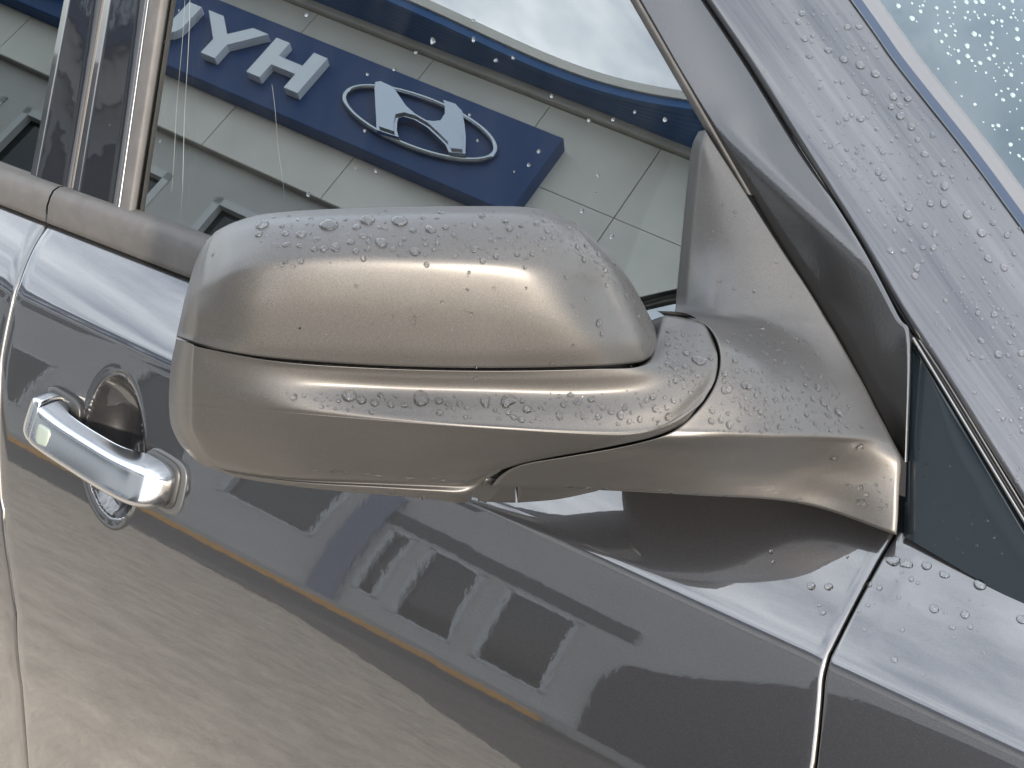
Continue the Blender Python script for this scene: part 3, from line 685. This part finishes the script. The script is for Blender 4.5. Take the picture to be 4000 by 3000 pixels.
def fold(P, edges, d1=.004, d2=.03, inward=None):
    """fold border rows/columns backwards (away from the viewer) to give the shell a wall"""
    c = P.reshape(-1, 3).mean(0)
    bk_ = np.array([-MO[0]*.8, -MO[1]*.8, -.6])            # back and down, out of sight behind the rim
    def back(e, s, d): return e + (c-e)*s + bk_*d
    if 'b' in edges: P = np.concatenate([P, back(P[-1:], .006, d1), back(P[-1:], .03, d2)], 0)
    if 't' in edges: P = np.concatenate([back(P[:1], .03, d2), back(P[:1], .006, d1), P], 0)
    if 'l' in edges: P = np.concatenate([back(P[:, :1], .03, d2), back(P[:, :1], .008, d1), P], 1)
    if 'r' in edges: P = np.concatenate([P, back(P[:, -1:], .006, d1), back(P[:, -1:], .03, d2)], 1)
    return P
mirror = cg('side_mirror', fold(HOUP, 'tblr'), SATIN, tagname='housing')
mirror['label'] = 'satin grey side mirror housing, folded in and beaded with rain'
cap = adopt(grid('mirror_cap', fold(CAPP, 'tblr'), SATIN, None, 'cap'), mirror)
# backing behind the seam and the pivot joint
bk = unproj(catmull_rows(np.array([catmull([(x, y+8, h-.012) for x, y, h in r], 60) for r in (cap_rows[4], cap_rows[7])]), 4))
adopt(grid('seam_backing', bk, GROOVE, None), mirror)
# mirror glass on the far side of the housing
bx = np.array([mp_(x, y, -.072) for x, y in ((760, 1250), (820, 1060), (960, 930), (1500, 900), (2000, 910), (2180, 1060), (2260, 1300), (2250, 1600), (1800, 1780), (1000, 1740), (800, 1640))])
adopt(pydata('mirror_glass', bx, [tuple(range(len(bx)))], MIRGLASS, None, False), mirror)
rim = np.array([[mp_(x, y, h) for x, y in ((730, 1300), (790, 1040), (945, 905), (1500, 860), (2080, 870), (2360, 1050), (2480, 1330), (2450, 1640), (1800, 1850), (980, 1800), (770, 1690), (730, 1300))] for h in (-.058, -.075)])
RIMM = simple('lifted_rim_plastic', (0.46, 0.46, 0.44), .6)  # paler than the part itself, lifting the shaded back of the housing
adopt(grid('mirror_rim', rim, RIMM, None), mirror)
mb = np.vstack([rim[1][:-1], rim[1][:-1].mean(0)[None]]); mb = mb + MO*.004; nmb = len(mb)-1
adopt(pydata('mirror_back', mb, [(i, (i+1) % nmb, nmb) for i in range(nmb)], RIMM, None, False), mirror)
# arm and sail: one moulded base
def gdep(px, py, h): return depth_of(gp(px, py, h))
def hdep(px, py, h): return depth_of(mp_(px, py, h))
SF = [0, .25, .5, .75, 1]; AF = [0, .10, .34, .70, 1]
arm_spec = [  # left px,py,h(mirror frame) or None ; right px,py,h(glass frame) ; depth blend
 ((2733, 512, 'g', .016), (2752, 508, .017), SF, 0),
 ((2706, 580, 'g', .016), (2797, 580, .018), SF, .004),
 ((2685, 750, 'g', .016), (2903, 745, .019), SF, .006),
 ((2663, 980, 'g', .017), (3050, 975, .020), SF, .008),
 ((2650, 1120, 'g', .018), (3140, 1110, .020), SF, .010),
 ((2645, 1195, 'g', .024), (3190, 1190, .020), SF, .012),
 ((2642, 1226, 'g', .050), (3212, 1228, .020), [0, .30, .62, .86, 1], .0),
 ((2700, 1243, 'm', -.060), (3230, 1258, .020), [0, .22, .52, .82, 1], 0),
 ((2762, 1272, 'm', -.045), (3252, 1293, .020), [0, .18, .46, .78, 1], 0),
 ((2800, 1325, 'm', -.030), (3282, 1345, .020), [0, .14, .40, .74, 1], 0),
 ((2816, 1400, 'm', -.020), (3322, 1415, .020), AF, 0),
 ((2800, 1490, 'm', -.007), (3375, 1510, .020), AF, 0),
 ((2755, 1570, 'm', .003), (3415, 1590, .020), AF, 0),
 ((2690, 1640, 'm', .011), (3450, 1655, .020), [0, .08, .29, .66, 1], 0),
 ((2650, 1672, 'm', .0145), (3468, 1690, .020), [0, .07, .26, .63, 1], 0),
 ((2620, 1690, 'm', .0165), (3480, 1715, .020), [0, .07, .26, .63, 1], 0),
 ((2560, 1714, 'm', .0180), (3495, 1745, .020), [0, .10, .30, .76, 1], 0),
 ((2410, 1750, 'm', .0150), (3517, 1800, .020), [0, .13, .36, .90, 1], 0),
 ((2210, 1785, 'm', .0130), (3512, 1880, .019), [0, .16, .42, .95, 1], 0),
 ((2040, 1815, 'm', .0100), (3508, 1950, .018), [0, .19, .46, .97, 1], 0),
 ((1965, 1850, 'm', .0050), (3505, 2020, .017), [0, .24, .50, .98, 1], 0),
 ((1925, 1893, 'm', -.001), (3500, 2083, .016), [0, .30, .56, .98, 1], 0),
]
R = []
yb_curve = [(1925, 1893), (2280, 1906), (2700, 1928), (3130, 1962), (3500, 2083)]
for k, (lf, rt, fr, bl) in enumerate(arm_spec):
    dl = gdep(lf[0], lf[1], lf[3]) if lf[2] == 'g' else hdep(lf[0], lf[1], lf[3]); dr = gdep(*rt)
    row = []
    sag = max(0, (k-15)/6.0)
    for i, u in enumerate(SF):
        x = lf[0]+(rt[0]-lf[0])*u; y = lf[1]+(rt[1]-lf[1])*u
        if k > 15:
            bxp = yb_curve[i]; lin = (lf[0]+(rt[0]-lf[0])*u, lf[1]+(rt[1]-lf[1])*u)
            bl0 = yb_curve[0]; bl1 = yb_curve[4]; by = bl0[1]+(bl1[1]-bl0[1])*u; bx0 = bl0[0]+(bl1[0]-bl0[0])*u
            x += (bxp[0]-bx0)*sag; y += (bxp[1]-by)*sag
        dd_ = dl+(dr-dl)*fr[i] - bl*sin(pi*u)
        tab_ = {1: [.939,.936,.932,.924,.908,.893,.884,.874,.860,.842,.823,.812,.806,.802,.800,.799], 2: [.938,.932,.925,.912,.900,.892,.888,.884,.877,.865,.850,.836,.826,.818,.8135,.812], 3: [.937,.931,.921,.906,.898,.893,.890,.887,.884,.878,.869,.858,.850,.843,.839,.838]}
        if i in tab_ and k <= 15: dd_ = tab_[i][k]
        if i == 3 and k >= 17: dd_ = gdep(x, y, {17: .062, 18: .046, 19: .038, 20: .033, 21: .030}[k])
        if i == 3 and k in (16, 17, 18): dd_ = {16: .844, 17: .853, 18: .865}[k]
        row.append((x, y, dd_))
    R.append(row)
ARMG = catmull_rows(np.array([catmull(r, 70) for r in R]), 150)
for j in range(ARMG.shape[0]):
    wgt = np.clip((1225-ARMG[j, 0, 1])/60, 0, 1); dxp = ARMG[j, :, 0]-ARMG[j, 0, 0]
    ARMG[j, :, 2] += wgt*.011*np.clip(1-dxp/36, 0, 1)**1.2
ARMP = np.array([[at_depth(*c) for c in row] for row in ARMG])
def dfold(Gd, side, steps):
    """extra border columns/rows pushed deeper; steps = (dx,dy,ddepth)"""
    e = {'l': Gd[:, :1], 'r': Gd[:, -1:], 'b': Gd[-1:]}[side]; out = [e+np.array(s) for s in steps]
    if side == 'l': return np.concatenate(out[::-1]+[Gd], 1)
    if side == 'r': return np.concatenate([Gd]+out, 1)
    return np.concatenate([Gd]+out, 0)
AG = dfold(ARMG, 'b', [(0, 6, .004), (0, 4, .012), (0, 2, .05), (0, 0, .09), (0, -4, .13)])
kx = np.clip((ARMG[-1, :, 0]-2300)/160, .0, 1)
for q_ in range(1, 4): AG[-q_, :, 2] = ARMG[-1, :, 2] + .014 + (AG[-q_, :, 2]-ARMG[-1, :, 2]-.014)*kx
AG = dfold(AG, 'l', [(-3, 1, .0012), (-5, 2, .003), (-4, 2, .02), (6, 2, .04)])
AG = dfold(AG, 'r', [(2, 0, .001), (3, 0, .004), (3, 0, .014)])
arm = adopt(grid('mirror_arm', np.array([[at_depth(*c) for c in row] for row in AG]), SATIN, None, 'arm'), mirror)
gcurve = [(2600, 1236), (2700, 1243), (2762, 1272), (2800, 1325), (2816, 1400), (2800, 1490), (2755, 1570), (2690, 1640), (2620, 1690), (2560, 1714), (2410, 1750), (2210, 1785), (2040, 1815), (1965, 1850), (1925, 1893), (1870, 1950)]
gc = catmull(gcurve, 60); hc = catmull([[h] for h in (-.06, -.058, -.045, -.030, -.020, -.007, .003, .011, .0165, .018, .015, .013, .010, .005, -.001, -.004)], 60)[:, 0]
core = np.array([[mp_(x+dx, y+dy, h-.014) for (x, y), h in zip(gc, hc)] for dx, dy in ((-34, -22), (0, 0), (26, 18))])
adopt(grid('pivot_core', core, GROOVE, None), mirror)
# lamp cover pieces under the arm
def under(name, top, bot, h0, h1, mat):
    a = catmull(top, 20); b = catmull(bot, 20); P = np.zeros((8, 20, 3))
    for j in range(8):
        f = j/7
        for i in range(20): q = a[i]*(1-f)+b[i]*f; P[j, i] = mp_(q[0], q[1], h0+(h1-h0)*f**1.5)
    P = np.concatenate([P[:1]-MO*.03, P, P[-1:]-MO*.03], 0); P = np.concatenate([P[:, :1]-MO*.02, P, P[:, -1:]-MO*.02], 1)
    return adopt(grid(name, P, mat, None), mirror)
under('lamp_cover', [(1893, 1872), (1950, 1874), (2014, 1876)], [(1868, 1958), (1940, 1962), (2014, 1964)], -.012, -.036, SATIN)
under('lamp_cover', [(2022, 1876), (2180, 1880), (2340, 1888)], [(2022, 1964), (2180, 1950), (2335, 1918)], -.012, -.036, SATIN)

# ------------------------------------------------------------------ door handle
def hloft(name, secs, mat, parent, sub=True):
    """secs: list of (x, [(y,h)...]) closed rings"""
    S = np.array([[hw(x, y, h) for y, h in ring_] for x, ring_ in secs]); k, n = S.shape[:2]
    fs_ = [(j*n+i, j*n+(i+1) % n, (j+1)*n+(i+1) % n, (j+1)*n+i) for j in range(k-1) for i in range(n)]+[tuple(range(n))[::-1], tuple((k-1)*n+i for i in range(n))]
    o = pydata(name, S.reshape(-1, 3), fs_, mat, None)
    bm = bmesh.new(); bm.from_mesh(o.data); bmesh.ops.recalc_face_normals(bm, faces=bm.faces); bm.to_mesh(o.data); bm.free()
    SURF.append(([V(p) for p in S.reshape(-1, 3)], fs_, 'handle'))
    if sub:
        mm = o.modifiers.new('sub', 'SUBSURF'); mm.levels = 2; mm.render_levels = 2
    return adopt(o, parent)
def hsec(yt, yb2, hf, hb, bt=.010, bb=.007):
    # ring: bottom back, bottom, lower bevel, face low, face high, upper bevel, top back; the face leans to stand upright
    return [(yb2+.004, hb), (yb2, hb+.004), (yb2+.0005, hf-bb), (yb2+bb, hf+.0018), (yb2+bb+.004, hf+.0022), (yt-bt*.42, hf-.0018), (yt-bt*.25, hf-.0034), (yt, hf-bt-.003), (yt+.0012, hf-bt*1.4-.002), (yt+.001, min(hb+.004, hf-.012)), (yt-.004, hb)]
secs = [(-.0665, hsec(.0225, -.0205, .0325, -.004, .015)), (-.0655, hsec(.0225, -.0215, .0340, -.004, .015)), (-.060, hsec(.022, -.0220, .0350, -.003, .015)),
        (-.050, hsec(.0210, -.0222, .0354, .006, .014)), (-.040, hsec(.0200, -.0224, .0356, .014, .013)), (-.020, hsec(.0195, -.0224, .0356, .0155, .013)),
        (.010, hsec(.0195, -.0224, .0356, .0155, .013)), (.035, hsec(.0200, -.0220, .0354, .014, .014)), (.048, hsec(.0220, -.0215, .0348, .005, .017)),
        (.060, hsec(.0240, -.0208, .0338, -.003, .020)), (.068, hsec(.0242, -.0196, .0322, -.004, .020)), (.075, hsec(.0235, -.0180, .0295, -.004, .019)), (.0815, hsec(.0215, -.0150, .0250, -.004, .016)), (.0860, hsec(.018, -.0105, .0190, -.004, .011)), (.0885, hsec(.013, -.0050, .012, -.004, .006))]
handle = hloft('door_handle', secs, CHROME, car)
cs = [(-.0885, hsec(.014, -.004, .016, -.004, .006)), (-.0875, hsec(.018, -.012, .0215, -.004, .008)), (-.083, hsec(.0235, -.0195, .0275, -.004, .010)), (-.074, hsec(.0265, -.0230, .0300, -.004, .012)), (-.0678, hsec(.0265, -.0235, .0305, -.004, .012)), (-.0672, hsec(.0255, -.0230, .0298, -.004, .012))]
hloft('handle_end_cap', cs, CHROME, handle)
# pale push button on the grip
bt = []
for j, (s, h) in enumerate(((1.0, .034), (1.0, .0362), (.93, .0370), (.5, .0372))):
    bt.append([hw(-.0475+sx*.0085*s, -.001+sy*.0095*s, h) for sx, sy in [(np.sign(cos(a))*abs(cos(a))**.45, np.sign(sin(a))*abs(sin(a))**.45) for a in np.linspace(0, 2*pi, 20, endpoint=False)]])
loft('push_button', bt, BUTTON, handle)
def pad(name, x0, x1, y0, y1, h0, h1, mat, p=.55, cx=None):
    rings = []
    for s, h in ((1.03, h0), (1.0, h1*.7), (.97, h1), (.6, h1)):
        rings.append([hw((x0+x1)/2+(x1-x0)/2*s*np.sign(cos(a))*abs(cos(a))**p, (y0+y1)/2+(y1-y0)/2*s*np.sign(sin(a))*abs(sin(a))**p, h) for a in np.linspace(0, 2*pi, 28, endpoint=False)])
    return loft(name, rings, mat, handle)
pad('handle_gasket', .045, .0925, -.017, .0285, -.004, .0052, GASKET); pad('handle_base', .046, .0985, -.0205, .031, -.005, .0025, PLASTIC)
pad('handle_gasket', -.091, -.040, -.015, .031, -.004, .0042, GASKET)

# ------------------------------------------------------------------ rain drops
allv, allf, owner = [], [], []
for vs1, fs1, tg in SURF:
    b0 = len(allv); allv += vs1
    for f in fs1: allf.append(tuple(b0+i for i in f)); owner.append(tg)
BV = BVHTree.FromPolygons(allv, allf)
def cast(px, py):
    d = V(ray(px, py)); h, n, i, _ = BV.ray_cast(V(CAM), d)
    if h is None: return None
    n = n.normalized()
    if n.dot(V(CAM)-h) < 0: n = -n
    return h, n, owner[i], (h-V(CAM)).dot(V(CD))
def dome(seed, rings=4, seg=12, irr=.12, H=.42):
    r = random.Random(seed); ph = [r.uniform(0, 6.28) for _ in range(3)]; am = [r.uniform(.3, 1)*irr for _ in range(3)]
    vs1 = [(0, 0, H)]; fs1 = []
    for k in range(1, rings+1):
        q = sin(pi/2*k/rings)
        for i in range(seg):
            a = 2*pi*i/seg; R = 1+am[0]*cos(a+ph[0])+am[1]*cos(2*a+ph[1])+am[2]*.6*cos(3*a+ph[2])
            vs1.append((q*R*cos(a), q*R*sin(a), H*max(0, 1-q*q)**.52 - (.03 if k == rings else 0)))
    for i in range(seg): fs1.append((0, 1+i, 1+(i+1) % seg))
    for k in range(rings-1):
        for i in range(seg): a = 1+k*seg; fs1.append((a+i, a+seg+i, a+seg+(i+1) % seg, a+(i+1) % seg))
    return vs1, fs1
DOMES = []
for k in range(8):
    v1, f1 = dome(k+11, irr=(.05, .08, .14, .2, .06, .1, .26, .3)[k], H=(.66, .60, .58, .48, .70, .62, .46, .44)[k])
    me = bpy.data.meshes.new('raindrop'); me.from_pydata(v1, [], f1); me.materials.append(WATER); me.polygons.foreach_set('use_smooth', [True]*len(f1)); DOMES.append((me, v1, f1))
DOMESW = []
for me, v1, f1 in DOMES:
    m2 = me.copy(); m2.name = 'raindrop'; m2.materials.clear(); m2.materials.append(WATERW); DOMESW.append((m2, v1, f1))
LABELS = {'cap': ('clear raindrop beaded on the upper cap of the side mirror', 'raindrops on the mirror cap'),
 'housing': ('clear raindrop sitting on the lower housing of the side mirror', 'raindrops on the mirror housing'),
 'arm': ('clear raindrop beaded on the mirror arm and sail beside the door', 'raindrops on the mirror arm'),
 'pillar': ('round raindrop on the sloping windshield pillar', 'raindrops on the windshield pillar'),
 'windshield': ('glinting raindrop on the windshield glass', 'raindrops on the windshield'),
 'fender': ('clear raindrop on the pale fender shoulder ahead of the door gap', 'raindrops on the fender'),
 'door': ('clear raindrop on the painted door panel', 'raindrops on the door'),
 'glass': ('small raindrop on the side window reflecting the building sign', 'raindrops on the side window'),
 'filler': ('small raindrop on the dark triangular panel below the windshield pillar', 'raindrops on the dark filler panel'),
 'frame': ('small raindrop on the dark door frame', 'raindrops on the door frame')}
drops = []                                    # (diameter_px, matrix, tag, dome)
taken = []
def put(px, py, dia, want=None, gap=True, elong=1.0, k=None):
    c = cast(px, py)
    if c is None: return False
    h, n, tg, t = c
    if want and tg not in want: return False
    if gap and any((px-a)**2+(py-b)**2 < (.55*(dia+d2))**2 for a, b, d2 in taken): return False
    taken.append((px, py, dia))
    r = dia/2*t/F
    z = n; x = Vector((0, 0, 1)).cross(z); x = x.normalized() if x.length > 1e-3 else Vector((1, 0, 0)); y = z.cross(x)
    a = random.uniform(0, 6.28) if elong == 1 else random.gauss(0, .3)
    x2 = x*cos(a)+y*sin(a); y2 = z.cross(x2)
    if k is None: k = random.choice((0, 1, 2, 4, 5)) if dia < 26 else random.choice((0, 1, 2, 3, 5, 6, 7))
    e = elong*random.uniform(.92, 1.12); hs = random.uniform(.85, 1.15)
    M = Matrix(((x2.x*r*e, y2.x*r/e, z.x*r*hs, h.x), (x2.y*r*e, y2.y*r/e, z.y*r*hs, h.y), (x2.z*r*e, y2.z*r/e, z.z*r*hs, h.z), (0, 0, 0, 1)))
    drops.append((dia, M, tg, k)); return True
def inpoly(x, y, poly):
    c = False; n = len(poly)
    for i in range(n):
        x0, y0 = poly[i]; x1, y1 = poly[i-1]
        if (y0 > y) != (y1 > y) and x < (x1-x0)*(y-y0)/(y1-y0)+x0: c = not c
    return c
def scatter(poly, count, lo, hi, want, power=2.4, elong=1.0):
    xs_ = [p[0] for p in poly]; ys_ = [p[1] for p in poly]; n = 0; tries = 0
    while n < count and tries < count*30:
        tries += 1; x = random.uniform(min(xs_), max(xs_)); y = random.uniform(min(ys_), max(ys_))
        if not inpoly(x, y, poly): continue
        if put(x, y, lo+(hi-lo)*random.random()**power, want, True, elong): n += 1
# large individual drops seen in the photo
for px, py, d in [(1285,878,78),(1435,860,64),(1560,865,66),(1175,915,42),(1010,915,34),(1025,880,52),(1310,965,42),(1490,950,52),(1620,982,44),(1120,955,30),(1680,895,44),(1395,888,36),(1170,960,24),(1228,975,26),(1390,982,28),(1420,1012,24),(1175,1020,26),(1665,1035,24),(1115,1022,20),(1100,1035,22),(1145,1040,18)]: put(px, py, d, ('cap',), False)
for px, py, d in [(1885,1020,26),(2050,1045,18),(2210,1085,18),(2370,1115,18),(2235,1195,18),(2340,1265,34),(2350,1305,20),(2365,1055,24),(2020,992,26),(2080,992,26),(1620,1240,16),(1390,1118,16),(1255,1243,14),(1617,1260,18),(2155,1420,18),(2160,1390,16),(1860,1435,16),(1858,1478,20),(2470,1430,18),(2240,1350,13),(1930,1125,14),(2055,1125,12),(2480,1180,20),(2540,1350,18),(2505,1355,14),(2530,1245,16),(830,995,18),(1055,1180,14)]: put(px, py, d, ('cap', 'housing'), False)
for px, py, d in [(1147,1551,30),(1365,1545,56),(1412,1562,40),(1463,1575,34),(1527,1580,30),(1640,1560,68),(1715,1565,36),(1898,1567,46),(1988,1567,60),(2060,1598,38),(2040,1565,24),(1750,1578,26),(1257,1590,18),(1310,1597,14),(1357,1602,14),(1717,1612,28),(1820,1628,20),(1986,1612,24),(2185,1625,32),(2258,1568,34),(2310,1560,30),(2387,1608,28),(2425,1623,34),(2500,1638,28),(2573,1656,26),(2610,1627,34),(2440,1592,26),(2560,1597,30),(2605,1592,24),(2730,1410,56),(2200,1582,24),(1030,1553,20),(955,1560,12)]: put(px, py, d, ('housing',), False)
for px, py, d in [(2910,1505,36),(2925,1512,30),(2845,1525,26),(2880,1450,22),(2870,1408,24),(2830,1460,28),(2830,1487,24),(2830,1525,30),(3150,1468,40),(3195,1513,34),(3237,1513,34),(3215,1570,36),(3275,1610,40),(3235,1625,28),(3185,1655,22),(3280,1685,20),(2850,1660,34),(2815,1642,26),(2780,1605,26),(2970,1610,26),(2950,1597,18),(3130,1438,26),(3360,1750,36),(3257,1790,30),(3365,1968,40),(3360,1905,26),(3440,1985,16),(3025,1410,20),(2940,1448,20),(3020,1455,16),(2915,1330,20),(3080,1595,16),(3190,1380,20)]: put(px, py, d, ('arm',), False)
scatter([(1000,850),(1400,826),(2050,825),(2260,895),(2400,1040),(2560,1290),(2480,1260),(2340,1060),(2100,1020),(1700,1010),(1000,960)], 175, 7, 34, ('cap',), 2.2)
scatter([(2080,825),(2250,885),(2400,1035),(2500,1170),(2590,1340),(2540,1330),(2440,1170),(2330,1050),(2200,950),(2080,880)], 120, 6, 15, ('cap',), 1.6)
scatter([(1000,1000),(2300,1060),(2500,1300),(2450,1400),(1000,1300)], 34, 6, 16, ('cap',))
scatter([(1100,1530),(2000,1540),(2560,1520),(2700,1420),(2770,1480),(2640,1640),(2400,1660),(1700,1630),(1100,1580)], 120, 7, 30, ('housing',), 2.2)
scatter([(2600,1270),(2740,1300),(2790,1400),(2720,1540),(2560,1480),(2590,1400)], 60, 7, 36, ('housing',), 2.4)
scatter([(2840,1290),(3000,1260),(3150,1330),(3330,1580),(3380,1680),(3250,1700),(2750,1690),(2830,1560)], 250, 6, 28, ('arm',), 2.2)
scatter([(2800,600),(3200,1230),(2700,1200)], 26, 6, 17, ('arm',))
scatter([(3300,1740),(3490,1800),(3480,2060),(3300,1980)], 12, 8, 26, ('arm',))
for px, py, d in [(3133,53,28),(3143,153,30),(3117,84,26),(3160,218,26),(3237,195,32),(3295,232,34),(3360,255,38),(3420,290,38),(3310,107,28),(3355,105,28),(3380,363,32),(3488,378,36),(3545,385,30),(3478,418,28),(3514,413,26),(3518,453,38),(3560,497,32),(3360,465,32),(3305,464,24),(3642,527,26),(3585,546,24),(3685,638,30),(3614,605,30),(3445,593,26),(3430,670,32),(3450,695,30),(3650,678,26),(3693,727,38),(3687,796,36),(3780,840,40),(3633,795,30),(3550,812,32),(3515,854,32),(3555,873,24),(3613,880,26),(3834,910,38),(3880,870,26),(3650,912,28),(3480,978,28),(3530,980,24),(3603,968,24),(3647,968,26),(3862,1012,34),(3920,1046,32),(3583,1045,32),(3575,1078,30),(3935,920,28),(3835,1330,26),(3900,1385,34),(3990,1382,30),(3800,1385,22),(3885,1230,30),(3820,1225,22)]: put(px, py, d, ('pillar',), False)
scatter([(2990,0),(3300,0),(3990,890),(3995,1350),(3800,1250),(3450,880),(3250,600),(3060,200)], 280, 6, 20, ('pillar',), 1.8)
scatter([(3600,900),(4000,1300),(4000,1800),(3700,1350)], 50, 6, 22, ('pillar',), 1.8)
scatter([(2800,20),(3100,300),(3600,1100),(4000,1750),(4000,1950),(3600,1300),(3000,300)], 34, 6, 16, ('pillar',))
scatter([(3480,0),(4000,0),(4000,520),(3850,330),(3640,160)], 100, 8, 26, ('windshield',), 2.0)
scatter([(3520,120),(4000,560),(4000,660)], 14, 8, 24, ('windshield', 'wsmould'))
for px, py, d in [(3170,2290,34),(3237,2292,34),(3395,2283,26),(3435,2297,26),(3830,2605,0),(3648,2378,38),(3770,2400,36),(3493,2575,28),(3490,2190,50),(3540,2205,44),(3620,2210,40),(3690,2245,36),(3828,2285,50),(3432,2205,36),(3390,2365,16),(3525,2460,20),(3720,2450,24),(3790,2448,22),(3375,2458,18),(3990,2420,40),(3215,2392,24),(3560,2262,24),(3310,2175,14),(3200,2365,16),(3015,2155,20),(3020,2198,18),(3605,2635,14)]:
    if d: put(px, py, d, ('fender', 'door'), False)
scatter([(3420,2180),(4000,2420),(4000,2600),(3300,2480)], 22, 7, 18, ('fender', 'door'))
scatter([(3570,1650),(3700,1750),(3850,2000),(3950,2230),(3600,2150)], 16, 7, 14, ('filler', 'cowl'))
for px, py, d in [(1198,58,18),(1690,160,26),(1850,155,20),(2005,225,16),(1625,205,16),(1540,270,16),(1940,235,14),(1470,668,18),(1205,760,20),(2105,590,18),(2065,645,16),(2335,683,14),(2340,690,10),(2300,470,16),(2395,468,16),(2480,437,14),(2598,468,20),(2155,376,16),(1935,236,14),(1850,80,14),(1435,290,14),(2274,825,20),(2390,925,18),(2010,670,10),(2325,755,10),(1425,510,14),(1866,548,12),(1835,448,14),(1390,655,10),(640,165,12),(700,40,12),(625,550,12),(430,490,10)]: put(px, py, d, ('glass', 'trim'), False)
for px, py, d in [(1230,1838,18),(1305,1842,26),(1350,1845,20),(1428,1852,30),(1480,1858,28),(1600,1866,30),(1690,1872,24),(1730,1876,20),(1815,1882,18),(1190,1905,20),(1530,1925,22),(1650,1945,24),(1100,1680,10),(1250,1690,10),(1870,1760,12)]: put(px, py, d, ('housing',), False, 1.5)
for px, py, d in [(2225,1898,26),(2300,1905,24),(2360,1908,20),(2580,1916,20),(2620,1922,22),(2720,1926,18),(2830,1934,20),(3120,1955,24)]: put(px, py, d, ('arm',), False, 1.3)
drops.sort(key=lambda q: -q[0])
nmax = 300
shown = [q for q in drops if q[2] in LABELS][:nmax]; ids = {id(q) for q in shown}
for dia, M, tg, k in shown:
    o = bpy.data.objects.new('raindrop', (DOMESW if tg == 'windshield' else DOMES)[k][0]); COL.objects.link(o); o.matrix_world = M
    lb, gr_ = LABELS[tg]; q = M.translation-V(CAM); pyq = 1500-F*q.dot(V(CU))/q.dot(V(CD)); pxq = 2000+F*q.dot(V(CR))/q.dot(V(CD))
    big = 'large' if dia > 34 else ('medium' if dia > 22 else 'small')
    if tg == 'cap': lb = f'{big} raindrop on the ' + ('grey top surface' if pyq < 1030+.00011*(pxq-1500)**2 else 'warm lit front face') + ' of the mirror cap'
    elif tg == 'housing': lb = f'{big} raindrop on the mirror housing ' + ('neck beside the pivot gap' if pxq > 2590 else 'ledge below the cap seam')
    elif tg == 'arm': lb = f'{big} raindrop on the ' + ('triangular sail above the mirror arm' if pyq < 1240 else ('corner flange of the sail near the filler panel' if pxq > 3280 and pyq > 1715 else 'top of the mirror arm right of the pivot gap'))
    else: lb = lb.replace('clear raindrop', f'{big} clear raindrop').replace('round raindrop', f'{big} round raindrop').replace('glinting raindrop', f'{big} glinting raindrop')
    tag(o, lb, 'raindrop', gr_)
rv, rf, wv_, wf_ = [], [], [], []
for q in drops:
    if id(q) in ids: continue
    if q[2] == 'windshield':
        me, v1, f1 = DOMES[q[3]]; b0 = len(wv_); wv_ += [tuple(q[1] @ Vector(v)) for v in v1]; wf_ += [tuple(b0+i for i in f) for f in f1]; continue
    me, v1, f1 = DOMES[q[3]]; b0 = len(rv); rv += [tuple(q[1] @ Vector(v)) for v in v1]; rf += [tuple(b0+i for i in f) for f in f1]
if rv: tag(pydata('fine_raindrops', rv, rf, WATER), 'fine beads of rain speckling the mirror, pillar and windshield', 'raindrops', kind='stuff')
if wv_: tag(pydata('fine_raindrops', wv_, wf_, WATERW), 'fine glinting beads of rain across the windshield glass', 'raindrops', kind='stuff')
# dried runs of water down the side window
STREAK = simple('dried_water', (0.13, 0.145, 0.135), .6)
for lb, a, b, r in (('long pale dried water run near the window channel', (742, 0), (706, 850), .00026), ('faint dried water run left of the sign letters', (722, 0), (668, 760), .00016),
                    ('short pale dried water run under the sign letters', (1062, 330), (1112, 790), .00014)):
    pts = [gp(a[0]+(b[0]-a[0])*t+2*sin(9*t), a[1]+(b[1]-a[1])*t, .0001) for t in np.linspace(0, 1, 24)]
    tag(tube('water_streak', pts, [r*(.5+.5*abs(sin(5*t+1))) for t in np.linspace(0, 1, 24)], STREAK, None, 5), lb, 'water streak', 'dried water streaks on the side window')
print('DROPS', len(drops))
